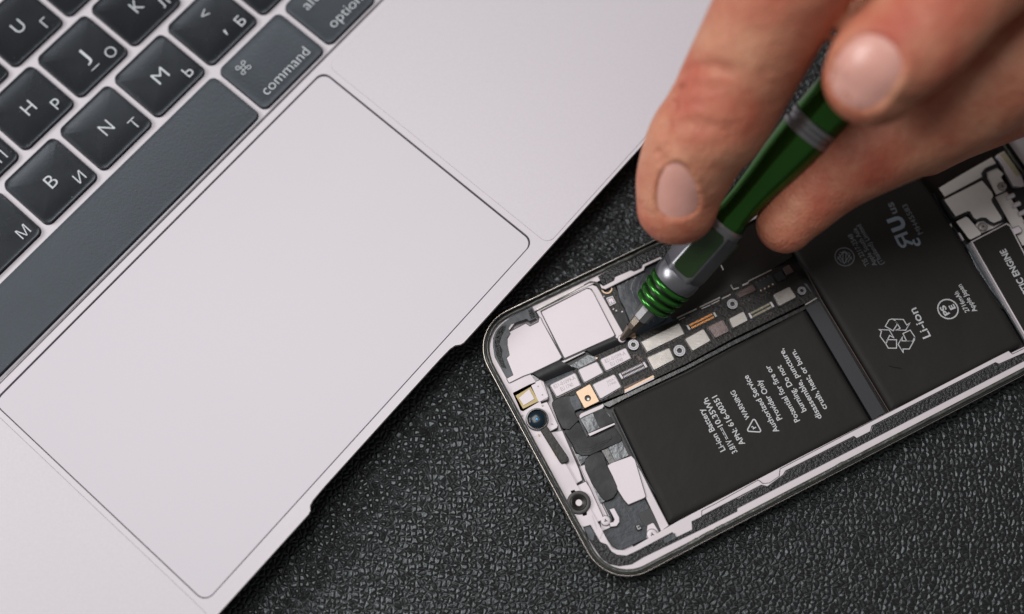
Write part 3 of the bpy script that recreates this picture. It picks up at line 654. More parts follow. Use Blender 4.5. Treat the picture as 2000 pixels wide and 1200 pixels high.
# --- left column: sensor module, front camera, brackets
P('slot_block', 'c5', [(262, 380), (495, 258), (545, 290), (600, 330), (330, 430), (290, 430)], 3.4, 5.2, 'gloss')
P('slot_bar', 'c5', [(388, 338), (398, 325), (505, 270), (508, 285), (400, 350)], 5.2, 5.6, 'silver', r=.15)
o = P('sensor_module', 'c5', [(303, 437), (470, 352), (575, 312), (608, 330), (657, 472), (645, 500), (565, 530), (408, 622), (380, 612)], 3.4, 5.9, 'silver', bev=.08, r=.3)
P('module_window', 'c5', [(335, 466), (482, 380), (560, 520), (408, 594)], 5.9, 5.93, 'olive', parent=o)
P('sensor_die', 'c5', [(368, 488), (468, 402), (518, 498), (415, 560)], 5.93, 6.1, 'shield_white', parent=o, bev=.03)
P('module_plate', 'c5', [(487, 366), (578, 322), (655, 478), (562, 530)], 5.93, 6.1, 'shield_white', parent=o, bev=.03, r=.2)
for xx, yy in ((555, 376), (597, 458), (596, 562), (688, 743), (402, 660)):
    b = MB(); b.prism(circ(W('c5', [(xx, yy)], 6.1)[0], .22, 12), 6.0, 6.115); b.build('spot_weld', M['ink_faint'], phone)
P('camera_holder', 'c5', [(375, 642), (480, 602), (500, 578), (640, 528), (660, 560), (748, 755), (738, 778), (660, 820), (480, 880)], 3.4, 5.95, 'shield_white', bev=.05, r=.2)
p_ = W('c5', [(545, 697)], 6.3)[0]
b_ = MB(); b_.lathe((*p_, 5.0), (0, 0, 1), [(0, 2.75), (1.5, 2.72), (1.7, 2.6), (1.72, 2.35), (1.45, 2.2), (1.25, 2.05)], 40); o = smooth_angle(b_.build('front_camera', M['gloss'], phone))
b_ = MB(); b_.lathe((*p_, 6.2), (0, 0, 1), [(0, 2.1), (.18, 1.9), (.34, 1.4), (.42, .8), (.45, .2)], 40); smooth_angle(b_.build('camera_lens', M['lens'], o), 80)
b_ = MB(); b_.lathe((*p_, 6.6), (0, 0, 1), [(0, .48), (.08, .35), (.1, .1)], 20); smooth_angle(b_.build('pupil', M['lensblue'], o), 80)
P('silver_bracket', 'c5', [(480, 882), (560, 845), (700, 822), (790, 808), (955, 1190), (985, 1290), (900, 1340), (700, 1240), (660, 1180), (600, 1075)], 3.4, 5.3, 'shield_white', bev=.05)
P('camera_arm', 'c5', [(568, 790), (632, 748), (850, 1065), (858, 1090), (845, 1112), (785, 1132), (765, 1110)], 5.3, 6.5, 'armblack', bev=.18, r=.3)
for xx, yy, ex in ((640, 850, 1), (690, 985, 1), (720, 1040, 0), (800, 1100, 0), (560, 850, 0)):
    P('gold_spot', 'c5', [(xx - 8, yy - 10), (xx + 4, yy - 8), (xx + 12, yy + 12), (xx, yy + 12)], 5.6, 6.1, 'olive')
P('copper_coil_slot', 'c5', [(600, 1075), (652, 1050), (700, 1150), (640, 1168)], 5.3, 5.36, 'black')
P('copper_coil', 'c5', [(632, 1095), (655, 1080), (670, 1120), (648, 1132)], 5.36, 5.6, 'orange', bev=.05)
b_ = MB(); b_.prism(circ(W('c5', [(808, 1173)], 5.35)[0], .45, 18), 5.2, 5.32); b_.build('locating_hole', M['black'], phone)
P('dark_notch', 'c6', [(150, 285), (185, 300), (215, 360), (240, 390), (215, 410), (170, 340)], 5.25, 5.34, 'black')
P('speaker_plate', 'c6', [(238, 432), (292, 405), (430, 335), (462, 385), (560, 600), (575, 640), (420, 700), (340, 650)], 3.4, 5.6, 'shield_white', bev=.05)
p_ = W('c6', [(375, 505)], 6.0)[0]
b_ = MB(); b_.lathe((*p_, 5.4), (0, 0, 1), [(0, 2.8), (.6, 2.8), (.8, 2.65), (.85, 2.2), (.8, 1.9), (.9, 1.7), (.8, 1.3), (.5, .75), (.3, .7)], 40); o = smooth_angle(b_.build('flash_housing', M['black'], phone), 30)
b_ = MB(); b_.lathe((*p_, 5.72), (0, 0, 1), [(0, .46), (.1, .38), (.13, .2)], 20); smooth_angle(b_.build('flash_emitter', M['yellow'], o))
P('housing_ear', 'c6', [(308, 410), (340, 400), (350, 425), (318, 440)], 5.3, 5.9, 'gasket', parent=o)
P('housing_ear', 'c6', [(402, 590), (440, 580), (440, 605), (408, 615)], 5.3, 5.9, 'gasket', parent=o)
P('whitened_tab', 'c6', [(350, 655), (480, 605), (500, 660), (520, 720), (570, 735), (545, 800), (480, 690), (400, 700)], 5.9, 6.02, 'silver', bev=.03)
# middle black tapes
P('black_underlay', 'c5', [(690, 540), (905, 500), (1010, 585), (1190, 545), (1300, 720), (1600, 1300), (1000, 1300), (780, 800)], 3.4, 4.3, 'black')
P('flex_tape', 'c5', [(688, 540), (700, 515), (760, 478), (855, 462), (925, 460), (975, 545), (980, 590), (905, 622), (960, 700), (860, 800), (795, 790), (745, 700)], 4.3, 5.42, 'tape', bev=.15, r=.5)
P('rough_patch', 'c5', [(860, 482), (928, 458), (965, 520), (980, 585), (915, 610), (885, 560)], 5.42, 5.5, 'foamgrey', bev=.03, r=.3)
P('white_bracket', 'c5', [(958, 662), (975, 640), (1160, 560), (1190, 545), (1198, 568), (1180, 590), (1000, 668), (965, 690)], 4.3, 5.5, 'silver', bev=.05)
P('glossy_flex', 'c5', [(965, 692), (1185, 590), (1250, 650), (1295, 722), (1045, 832)], 4.3, 5.35, 'flexgloss', bev=.06)
P('dark_fold', 'c5', [(1080, 620), (1190, 590), (1300, 722), (1160, 790)], 5.35, 5.42, 'tape', bev=.03)
P('clear_strip', 'c5', [(945, 690), (965, 685), (1045, 862), (1030, 870)], 5.2, 5.5, 'flex')
P('white_strip', 'c5', [(1043, 838), (1298, 733), (1308, 745), (1062, 860)], 5.0, 5.6, 'shield_white', bev=.04)
P('curved_flex', 'c5', [(800, 800), (950, 708), (1040, 865), (1120, 860), (1300, 765), (1395, 905), (1240, 968), (1060, 1048), (980, 1055), (925, 1020), (890, 940)], 4.3, 5.15, 'tape', bev=.12, r=1.0, seg=6)
for k in range(3):
    P('layered_step', 'c5', [(880 + 26 * k, 800), (950, 745), (1030 , 880), (1130, 880), (1250, 830), (1290, 880), (1180, 960 - 22 * k), (1060, 1020 - 22 * k), (985, 1025 - 24 * k), (930 + 22 * k, 950)], 5.15 + .05 * k, 5.2 + .05 * k, 'tape', bev=.03, r=1.2, seg=6)
P('glossy_flex', 'c5', [(1238, 972), (1370, 910), (1442, 1048), (1308, 1112)], 4.3, 5.0, 'flexgloss', bev=.06)
P('dark_fold', 'c5', [(1170, 1000), (1240, 975), (1310, 1112), (1290, 1130), (1250, 1140)], 4.3, 4.9, 'gloss', bev=.1)
P('grey_flex', 'c5', [(905, 1030), (1050, 1050), (1000, 1120), (960, 1150), (930, 1090)], 4.3, 4.8, 'flexgloss', bev=.05)
# lower compartment
P('silver_plate', 'c6', [(608, 205), (640, 185), (800, 128), (828, 160), (915, 455), (900, 468), (775, 520), (740, 480), (690, 400), (640, 320)], 4.3, 5.5, 'shield_white', bev=.08, r=.2)
P('silver_strip', 'c6', [(800, 128), (828, 150), (960, 420), (1100, 690), (1040, 735), (1000, 640), (905, 440)], 4.3, 5.2, 'silver', bev=.08)
P('grey_flex', 'c6', [(575, 510), (690, 405), (735, 470), (770, 525), (900, 460), (955, 560), (1045, 730), (900, 805), (705, 892), (640, 852), (570, 742), (640, 700), (620, 600)], 3.4, 4.8, 'flex', bev=.1, r=.3)
q = MB(); q.stroke(W('c6', [(690, 410), (760, 560), (830, 680), (905, 800)], 4.85), .10, 4.85); q.stroke(W('c6', [(600, 740), (700, 700), (770, 640), (800, 665), (830, 690)], 4.85), .12, 4.85)
q.stroke(W('c6', [(620, 800), (690, 780), (800, 735), (850, 760)], 4.85), .10, 4.85); q.build('flex_crease', M['gasket'], phone)
P('tape_patch', 'c6', [(850, 600), (952, 545), (1052, 722), (1000, 740), (900, 690)], 4.8, 4.95, 'gasket', bev=.04)
P('oval_tape', 'c6', [(420, 150), (480, 112), (570, 78), (605, 200), (650, 290), (685, 370), (690, 420), (655, 470), (585, 502), (545, 450), (480, 350), (425, 230)], 4.5, 5.6, 'tape', bev=.2, r=1.2, seg=6)
P('silver_bracket', 'c6', [(380, 215), (420, 200), (490, 370), (560, 520), (600, 600), (640, 700), (560, 735), (540, 600), (470, 430)], 4.0, 5.1, 'shield_white', bev=.05)
P('flex_link', 'c6', [(488, 372), (530, 365), (585, 490), (548, 512)], 5.1, 5.35, 'flexgloss')
q = MB(); q.stroke(W('c6', [(310, 60), (385, 215), (470, 400), (565, 605)], 5.4), .12, 5.4); q.build('gold_wire', M['brown'], phone)
q = MB(); q.stroke(W('c6', [(318, 55), (393, 210), (478, 395), (572, 600)], 5.4), .08, 5.4); q.build('steel_wire', M['silver'], phone)
P('hook_contact', 'c6', [(622, 560), (660, 550), (700, 625), (702, 660), (680, 692), (630, 700), (625, 668), (655, 662), (665, 640), (640, 590)], 4.8, 5.5, 'shield_white', bev=.05, r=.1)
o = P('tiny_socket', 'c6', [(828, 690), (870, 675), (890, 715), (848, 735)], 4.8, 5.5, 'black', bev=.05, r=.15)
q = MB(); q.stroke(W('c6', [(862, 690), (842, 697), (855, 720), (872, 713), (867, 703)], 5.5), .16, 5.5); q.build('socket_mark', M['ink'], o)
def screw(c, ctr, r, z, m='brushed', recess='lobes'):
    p = W(c, [ctr], z)[0]; b = MB(); b.lathe((*p, z - .9), (0, 0, 1), [(0, r), (.7, r), (.84, r * .94), (.9, r * .8), (.87, r * .35)], 30); o = smooth_angle(b.build('screw', M[m], phone), 30)
    b = MB()
    for k in range(3):
        a = RAD(90 + 120 * k + 15); b.stroke([p, (p[0] + r * .36 * cos(a), p[1] + r * .36 * sin(a))], r * .20, z, t=.004 + .002 * k)
    b.build('screw_recess', M['black'], o)
    b = MB(); b.stroke(circ(p, r * 1.04, 30), .1, z - .25, closed=True); b.build('screw_shadow_gap', M['gasket'], o); return o
screw('c6', (592, 650), 1.15, 5.6, 'silver'); screw('c6', (968, 762), 1.25, 5.6, 'silver')
P('screw_tab', 'c6', [(930, 690), (975, 668), (1020, 740), (960, 800), (920, 790)], 4.6, 5.05, 'shield_white', r=.3)
screw('c4', (1475, 1008), .95, 6.35, 'silver')
# corner foam and lower rails
P('lower_foam', 'c6', [(408, 702), (468, 682), (500, 740), (548, 822), (600, 842), (640, 900), (685, 925), (760, 932), (860, 885), (1130, 742), (1165, 782), (1290, 722), (1285, 655), (1400, 600), (1655, 470), (1655, 575), (1400, 705), (1060, 868), (900, 945), (800, 1005), (700, 1020), (620, 1002), (560, 960), (510, 890), (440, 780)], 5.9, 6.03, 'foam', bev=.04)
P('torn_foam', 'c6', [(420, 710), (462, 695), (500, 760), (490, 810), (460, 800)], 6.03, 6.1, 'foamgrey')
P('torn_foam', 'c6', [(1060, 800), (1150, 750), (1160, 790), (1070, 835)], 6.03, 6.15, 'foamgrey')
up_ = [(-95, 1160), (0, 1112), (270, 962), (300, 985), (345, 980), (410, 935), (415, 888), (900, 635), (1820, 160), (1900, 120), (1925, 142), (2000, 105), (2600, -210)]
lo_ = [(2600, -185), (2000, 130), (1838, 202), (1815, 192), (1008, 606), (998, 642), (912, 686), (893, 672), (447, 898), (430, 925), (330, 1000), (290, 990), (0, 1140), (-95, 1190)]
P('silver_rail', 'd6', up_ + lo_, 4.2, 6.25, 'silver', bev=.06)
P('foam_strip', 'd6', [(105, 1098), (290, 998), (330, 1006), (436, 930), (455, 902), (893, 680), (912, 694), (1005, 645), (1016, 610), (1815, 200), (1840, 210), (2000, 135), (2600, -175), (2600, -130), (2000, 185), (1000, 700), (118, 1152)], 5.9, 6.06, 'foam', bev=.04)
# --- batteries
def batt(c, pts, name='battery', z=6.0, m='battery', r=.9):
    raw = ccw(W(c, pts, z)); w = fillet(raw, r, 6); v = []; f = []; n = len(w)
    pr = [(0, 3.4), (0, z - .9), (-.12, z - .45), (-.45, z - .14), (-1.1, z - .02), (-1.8, z)]
    for d, zz in pr: v += [(x, y, zz) for x, y in fillet(offset(raw, d), max(.12, r + d), 6)]
    for k in range(len(pr) - 1):
        for i in range(n): j = (i + 1) % n; f.append([k * n + i, k * n + j, (k + 1) * n + j, (k + 1) * n + i])
    f.append([(len(pr) - 1) * n + i for i in range(n)])
    o = link(name, v, f, M[m], phone); smooth_angle(o, 40); return o
B1 = batt('p', [(1197, 793), (1345, 726), (1572, 603), (1702, 822), (1490, 934), (1308, 1024)])
B2 = batt('p', [(1450, 330), (1700, 200), (1790, 335), (1826, 385), (1999, 672), (1860, 745), (1742, 803), (1600, 566)])
P('battery_tab', 'p', [(1574, 602), (1600, 588), (1728, 806), (1704, 820)], 3.4, 5.5, 'batt_tab')
q = MB(); q.stroke([at2(1556, 497, 5.1), at2(1605, 588, 5.1), at2(1736, 804, 5.1)], .18, 5.1); q.build('gap_edge_line', M['brown'], phone)
q = MB(); q.stroke(W('d2', [(245, 905), (430, 1200), (440, 1216)], 5.3), .12, 5.3); q.stroke([at2(1196, 800, 5.2), at2(1300, 1018, 5.2)], .25, 5.0); q.build('wrap_edge', M['flex'], phone)
# printing on battery 1
T1 = [('Li-ion Battery', (840, 872), (693, 600), 1.35), ('3.81V⎓10.35Wh', (918, 884), (722, 530), 1.35), ('APN: 616-00351', (968, 832), (783, 515), 1.35), ('WARNING', (1002, 664), (900, 480), 1.15),
      ('Authorized Service', (1190, 750), (985, 383), 1.35), ('Provider Only', (1210, 668), (1068, 412), 1.35), ('Potential for fire or', (1325, 680), (1125, 318), 1.35),
      ('burning. Do not', (1368, 615), (1200, 318), 1.35), ('disassemble, puncture,', (1468, 662), (1215, 210), 1.35), ('crush, heat, or burn.', (1503, 600), (1290, 216), 1.35)]
for s, a, b, cap in T1:
    if '⎓' in s:
        ptext('3.81V', 'd2', a, (872, 801), cap, 6.0, M['ink'], B1, weight=.014); ptext('10.35Wh', 'd2', (822, 711), b, cap, 6.0, M['ink'], B1, weight=.014)
        u = Vector((822 - 872, 711 - 801)); nn = Vector((-u.y, u.x)).normalized() * 5
        q = MB(); A0 = Vector((868, 794)); B0 = Vector((827, 719)); q.stroke(W('d2', [tuple(A0 + nn), tuple(B0 + nn)], 6.0), .17, 6.0, t=.015)
        for k in range(3):
            s0 = A0 + (B0 - A0) * (k * .37) - nn; e0 = A0 + (B0 - A0) * (k * .37 + .26) - nn; q.stroke(W('d2', [tuple(s0), tuple(e0)], 6.0), .17, 6.0, t=.015)
        q.build('direct_current_symbol', M['ink'], B1); continue
    ptext(s, 'd2', a, b, cap, 6.0, M['ink'], B1, weight=.014)
q = MB(); q.stroke(fillet(ccw(W('d2', [(1042, 655), (994, 742), (1092, 748)], 6.0)), .35, 4), .28, 6.0, closed=True, t=.015)
q.stroke(W('d2', [(1055, 716), (1043, 722), (1035, 728)], 6.0), .27, 6.0, t=.015); q.stroke(W('d2', [(1024, 716), (1033, 711), (1040, 722)], 6.0), .2, 6.0, t=.018); q.build('warning_triangle', M['ink'], B1)
# printing on battery 2
Z2 = 6.0
q = MB()
for pts, cl in (([(645, 388), (682, 325), (712, 316), (745, 335), (762, 368), (722, 432)], True), ([(722, 318), (822, 322), (855, 377), (885, 357), (845, 427), (750, 425), (790, 408), (745, 335)], False),
                ([(818, 460), (888, 425), (932, 490), (915, 535), (852, 530)], True), ([(932, 490), (930, 520), (880, 610), (818, 610), (820, 645), (770, 565), (812, 492), (808, 530), (905, 535)], False),
                ([(755, 520), (755, 602), (675, 602), (650, 560), (672, 518)], True), ([(650, 560), (595, 485), (608, 435), (585, 420), (685, 425), (728, 500), (688, 478), (655, 540)], False)):
    q.stroke(W('d4', pts, Z2), .22, Z2, closed=cl, t=.015)
q.build('recycling_symbol', M['ink'], B2)
ptext('Li-ion', 'd4', (1052, 500), (905, 218), 2.05, Z2, M['ink'], B2, weight=.008)
q = MB(); q.stroke(circ(W('d4', [(1257, 220)], Z2)[0], 2.45, 40), .3, Z2, closed=True, t=.015); q.build('certification_ring', M['ink'], B2)
ptext('PS', 'd4', (1252, 278), (1195, 192), 1.35, Z2, M['ink'], B2, weight=.03); ptext('E', 'd4', (1308, 222), (1285, 180), 1.35, Z2, M['ink'], B2, weight=.03)
ptext('2716mAh', 'd4', (1447, 250), (1332, 52), 1.15, Z2, M['ink'], B2, weight=.012); ptext('Apple Japan', 'd4', (1523, 248), (1365, -15), 1.15, Z2, M['ink'], B2, weight=.012)
q = MB(); cc = W('d3', [(702, 452)], Z2)[0]; q.stroke(circ(cc, 2.35, 40), .22, Z2, closed=True, t=.015)
for pts in ([(650, 470), (700, 410), (755, 470)], [(660, 430), (700, 500), (745, 430)], [(690, 410), (690, 495)], [(712, 412), (712, 495)], [(650, 450), (680, 492)], [(725, 492), (752, 450)], [(665, 420), (740, 425)]):
    q.stroke(W('d3', pts, Z2), .2, Z2, t=.012 + .003 * random.random())
q.build('standards_mark', M['ink_dim'], B2)
ptext('TIS 2217-2548', 'd3', (868, 517), (738, 290), 1.2, Z2, M['ink_dim'], B2, weight=.008); ptext('Apple South Asia', 'd3', (922, 517), (770, 247), 1.2, Z2, M['ink_dim'], B2, weight=.008)
ptext('(Thailand) Limited', 'd3', (972, 508), (800, 222), 1.2, Z2, M['ink_dim'], B2, weight=.008)
g0, g1 = [Vector(q_) for q_ in W('e', [(438, 636), (406, 574)], Z2)]; gu = (g1 - g0); gv = Vector((-gu.y, gu.x)).normalized() * 3.4
def GP(u, v): q_ = g0 + gu * u + gv * (v - .36 / .682 + .02); return (q_.x, q_.y)
q = MB(); q.stroke([GP(*t) for t in ((.95, -.02), (.95, 1.0))], .75, Z2, t=.012); q.stroke([GP(*t) for t in ((.95, .93), (.4, .93), (.16, .84), (.1, .70), (.18, .55), (.4, .46), (.95, .46))], .62, Z2, t=.018); q.stroke([GP(*t) for t in ((.48, .46), (.05, -.02))], .72, Z2, t=.024)
q.build('component_mark', M['ink_blue'], B2)
ptext('U', 'e', (402, 552), (370, 488), 3.5, Z2 + .01, M['ink_blue'], B2, weight=.05)
ptext('c', 'e', (494, 632), (476, 596), 2.4, Z2, M['ink_blue'], B2, weight=.03, mid=.27)
ptext('us', 'e', (378, 470), (352, 415), 2.0, Z2, M['ink_dim'], B2, mid=.27, weight=.02); ptext('MH45583', 'e', (506, 572), (424, 425), 1.3, Z2, M['ink_dim'], B2, weight=.008)
# --- far right: shielded plates, haptic motor, springs
P('black_underlay', 'd5', [(170, 400), (210, 340), (640, 100), (720, 60), (1100, -80), (1300, 560), (1050, 800), (880, 1400), (640, 1250), (420, 790)], 3.4, 4.2, 'black')
P('cover_plate', 'd5', [(215, 350), (420, 228), (628, 110), (668, 165), (575, 204), (553, 230), (556, 262), (262, 418)], 4.2, 5.9, 'plate', bev=.05)
P('rubber_gasket', 'd5', [(245, 430), (560, 270), (548, 232), (575, 196), (672, 152), (685, 185), (590, 222), (580, 262), (595, 275), (632, 370), (648, 420), (725, 560), (722, 598), (650, 645), (612, 632), (570, 602), (510, 612), (485, 598), (448, 550), (345, 592), (325, 580)], 4.2, 6.3, 'gasket', bev=.1, r=.15)
P('cover_plate', 'd5', [(257, 442), (552, 292), (628, 382), (640, 412), (625, 440), (632, 465), (706, 580), (702, 600), (645, 622), (618, 610), (585, 582), (545, 580), (510, 595), (488, 582), (460, 532), (440, 530), (347, 572)], 6.3, 6.45, 'plate', bev=.04, r=.2)
P('cover_plate', 'd5', [(587, 230), (665, 188), (720, 240), (700, 265), (745, 340), (735, 370), (662, 402), (595, 275)], 4.2, 5.9, 'plate', bev=.05, r=.1)
P('cover_plate', 'd5', [(350, 612), (425, 575), (440, 578), (548, 700), (540, 715), (465, 752), (450, 745)], 4.2, 5.9, 'plate', bev=.05, r=.3)
P('cover_plate', 'd5', [(500, 640), (530, 605), (600, 610), (640, 650), (720, 618), (640, 665), (540, 705)], 4.2, 5.7, 'plate', bev=.05)
screw('d5', (713, 335), 1.08, 6.3); screw('d5', (562, 650), 1.08, 6.2)
P('strip_bracket', 'd5', [(655, 420), (745, 380), (760, 400), (900, 640), (960, 760), (870, 800), (790, 660)], 4.2, 5.3, 'plate', bev=.05)
for k in range(5):
    xx, yy = 772 + 46 * k, 415 + 64 * k
    A = Vector((*W('d5', [(xx - 28, yy + 14)], 6)[0], 5.8)); Bv = Vector((*W('d5', [(xx + 30, yy - 12)], 6)[0], 5.8)); b = MB(); b.lathe(A, Bv - A, [(0, .35), (.05, .62), ((Bv - A).length - .05, .62), ((Bv - A).length, .35)], 16)
    smooth_angle(b.build('spring_contact', M['silver'], phone), 30)
P('white_stop', 'd5', [(788, 668), (838, 648), (865, 680), (858, 695), (810, 712)], 4.5, 6.4, 'shield_white', bev=.06)
P('side_cable', 'd5', [(665, 92), (735, 55), (800, 60), (885, 330), (862, 342), (800, 335), (745, 240), (700, 150)], 4.4, 5.6, 'silver', bev=.08, r=.2)
P('side_cable', 'd5', [(735, 55), (800, 20), (1100, 320), (1100, 420), (900, 350), (850, 330), (790, 140)], 4.4, 5.4, 'flexgloss', bev=.08)
P('yellowed_strip', 'd5', [(692, 88), (728, 70), (762, 100), (850, 240), (822, 262), (760, 180)], 5.6, 5.75, 'yellowtape', bev=.05)
P('black_part', 'd5', [(775, 385), (865, 340), (960, 420), (1100, 600), (1000, 700), (900, 600)], 4.2, 5.6, 'tape', bev=.06)
b_ = MB()
for k in range(12):
    p = Vector(W('d5', [(782 + 20.5 * k, 65 + 30 * k)], 6)[0]); b_.prism(circ(tuple(p), .45, 10), 4.5, 5.9, bev=.15)
b_.build('contact_comb', M['silver'], phone)
o = P('haptic_motor', 'd5', [(466, 768), (745, 622), (775, 640), (1000, 1080), (1200, 1500), (1000, 1700)], 4.2, 6.5, 'silver', bev=.1)
P('motor_label', 'd5', [(478, 772), (742, 634), (768, 650), (990, 1085), (1190, 1500), (1000, 1680)], 6.5, 6.55, 'battery', parent=o)
ptext('TAPTIC ENGINE', 'd3', (2062, 790), (1843, 402), 1.6, 6.55, M['ink'], o, weight=.022)
P('silver_edge', 'd3', [(1580, 365), (1612, 350), (1690, 480), (1740, 560), (1800, 690), (2010, 1000), (2010, 1065), (1870, 830), (1760, 690), (1650, 520)], 4.2, 5.2, 'flexgloss', bev=.15)
P('edge_clips', 'd5', [(295, 632), (312, 630), (318, 655), (300, 655)], 4.2, 5.6, 'silver'); P('edge_clips', 'd5', [(365, 700), (380, 700), (412, 755), (400, 762)], 4.2, 5.3, 'silver')
q = MB(); q.stroke([at2(1822, 378, 5.2), at2(1840, 412, 5.2), at2(1890, 486, 5.2), at2(1999, 664, 5.2)], .15, 5.3); q.build('case_edge_line', M['flex'], phone)

# ================================================================== loose fibre
ft = [(*W('d4', [q_], 6.1)[0], 6.15) for q_ in ((682, 772), (705, 780), (730, 788), (760, 790), (785, 796), (798, 803))]
b_ = MB()
for i in range(len(ft) - 1): b_.lathe(ft[i], Vector(ft[i + 1]) - Vector(ft[i]), [(0, .09), ((Vector(ft[i + 1]) - Vector(ft[i])).length, .09)], 8)
tag(b_.build('fibre', M['fibre'], loc=ft[2]), 'tiny dark curved fibre lying on the battery below the recycling symbol', 'fibre')

# ================================================================== dust on the laptop
random.seed(5); b_ = MB()
for (x, y, w, *_r) in keys:
    for _ in range(int(5 + w * .25)):
        side = random.random()
        if side < .35: qx, qy = x + w - .5 - abs(random.gauss(0, .5)), y + random.uniform(1, KH - 1)
        elif side < .7: qx, qy = x + random.uniform(1, w - 1), y + .6 + abs(random.gauss(0, .5))
        else: qx, qy = x + random.uniform(1, w - 1), y + random.uniform(1, KH - 1)
        r_ = random.choice((.05, .06, .07, .10)); c_ = L(qx, qy); X_, Y_ = proj((*c_, 12))
        if -20 < X_ < 2020 and -20 < Y_ < 1220: b_.prism([(c_[0] + r_ * cos(a_) * random.uniform(.6, 1.3), c_[1] + r_ * sin(a_) * random.uniform(.6, 1.3)) for a_ in (0, 1.3, 2.6, 3.8, 5.1)], 12.1, 12.36)
tag(b_.build('dust', mat('pale_dust', (.24, .23, .22), .9, var=.3, vscale=900), loc=(*L(-50, 40), 12.0)), 'tiny pale dust specks scattered over the black keys', 'dust', kind='stuff')

# ================================================================== SCREWDRIVER
TIP = at(1213, 664, 6.3); QQ = at(1607, 222, 48); AX = (QQ - TIP).normalized(); LEN = (QQ - TIP).length
def s_at(xp):
    lo, hi = 0.0, 160.0
    for _ in range(50):
        m_ = (lo + hi) / 2
        if proj(TIP + AX * m_)[0] < xp: lo = m_
        else: hi = m_
    return lo
def r_at(s, rpx):
    p = TIP + AX * s; return rpx * (CAM - p).dot(-_d0) / F_PX
def prof(l): return [(s_at(x), r_at(s_at(x), r)) for x, r in l]
drv = empty('screwdriver', tuple(TIP), 'green and silver precision screwdriver held by the fingers, its tip on a screw', 'screwdriver')
b_ = MB(); b_.lathe(TIP, AX, prof([(1213.2, 4), (1218, 6.5), (1228, 9), (1234, 12)]), 12); smooth_angle(b_.build('tip', M['bit'], drv), 30)
b_ = MB(); b_.lathe(TIP, AX, prof([(1233, 11), (1240, 12.5), (1262, 14), (1290, 15)]), 6, ph=.3); b_.build('hex_bit', M['bit'], drv)
b_ = MB(); b_.lathe(TIP, AX, prof([(1250, 15), (1252, 17), (1266, 18), (1285, 21)]), 8, ph=.2); b_.build('bit_holder', M['chrome'], drv)
b_ = MB(); b_.lathe(TIP, AX, prof([(1270, 20), (1272, 31), (1276, 34), (1300, 35), (1322, 36)]), 48); core = smooth_angle(b_.build('collar_core', M['black'], drv), 30)
for (xc, rr) in ((1277, 39), (1287, 42), (1298, 44.5), (1309, 46)):
    b_ = MB(); b_.lathe(TIP, AX, prof([(xc - 3.6, rr - 9), (xc - 3.2, rr - 3), (xc - 1.6, rr - .5), (xc, rr), (xc + 1.6, rr - .2), (xc + 3.2, rr - 2.5), (xc + 3.6, rr - 9)]), 56)
    smooth_angle(b_.build('collar_ring', M['greenring'], drv), 60)
b_ = MB(); b_.lathe(TIP, AX, prof([(1312, 38), (1314, 44), (1320, 46.5), (1328, 46.5), (1333, 44)]), 48); smooth_angle(b_.build('steel_collar', M['steelsatin'], drv), 30)
e1 = (Vector((0, 0, 1)) - AX * AX.z).normalized(); e2 = AX.cross(e1)
cv = (CAM - (TIP + AX * 30)).normalized(); PC = math.atan2(cv.dot(e2), cv.dot(e1))
b_ = MB(); b_.lathe(TIP, AX, prof([(1326, 44), (1332, 47), (1340, 49), (1400, 48), (1408, 46), (1414, 38)]), 6, ph=PC + pi / 6); grip = b_.build('hex_grip', M['steelsatin'], drv)
bv = grip.modifiers.new('b', 'BEVEL'); bv.width = .0007; bv.segments = 3
s0, s1 = s_at(1338), s_at(1409); R_ = r_at(s_at(1370), 48.6)
for kf in (0, 2, 4):
    af = PC + kf * pi / 3; nf = e1 * cos(af) + e2 * sin(af); tf = AX.cross(nf); ap = R_ * cos(pi / 6); w_ = R_ * .46; v = []; f = []
    o2 = fillet([(s0, -w_), (s1, -w_), (s1, w_), (s0, w_)], 1.5, 6); n = len(o2)
    for (q_, hh) in ((o2, -.5), (o2, .10), (offset(ccw(o2), -.25), .14)):
        for (x_, y_) in q_: v.append(TIP + AX * x_ + nf * (ap + hh) + tf * y_)
    for k in range(2):
        for i in range(n): j = (i + 1) % n; f.append([k * n + i, k * n + j, (k + 1) * n + j, (k + 1) * n + i])
    f.append([2 * n + i for i in range(n)]); link('green_facet', v, f, M['greendark'], grip)
b_ = MB(); b_.lathe(TIP, AX, prof([(1405, 36), (1409, 43), (1416, 43), (1420, 38), (1424, 33)]), 48); smooth_angle(b_.build('steel_collar', M['chrome'], drv), 30)
b_ = MB(); b_.lathe(TIP, AX, prof([(1416, 34), (1420, 39), (1428, 38), (1436, 34), (1460, 36), (1490, 40), (1530, 47), (1572, 52)]), 48); smooth_angle(b_.build('barrel', M['green'], drv), 30)
b_ = MB(); b_.lathe(TIP, AX, prof([(1570, 50), (1572, 53), (1578, 53), (1580, 49), (1586, 49), (1588, 53), (1594, 53), (1596, 49)]), 48); smooth_angle(b_.build('steel_rings', M['chrome'], drv), 30)
b_ = MB(); b_.lathe(TIP, AX, prof([(1594, 49), (1597, 52), (1640, 53), (1655, 50)]) + [(LEN + 22, 4.2), (LEN + 24, 3.0)], 48); smooth_angle(b_.build('end_cap', M['green'], drv), 30)

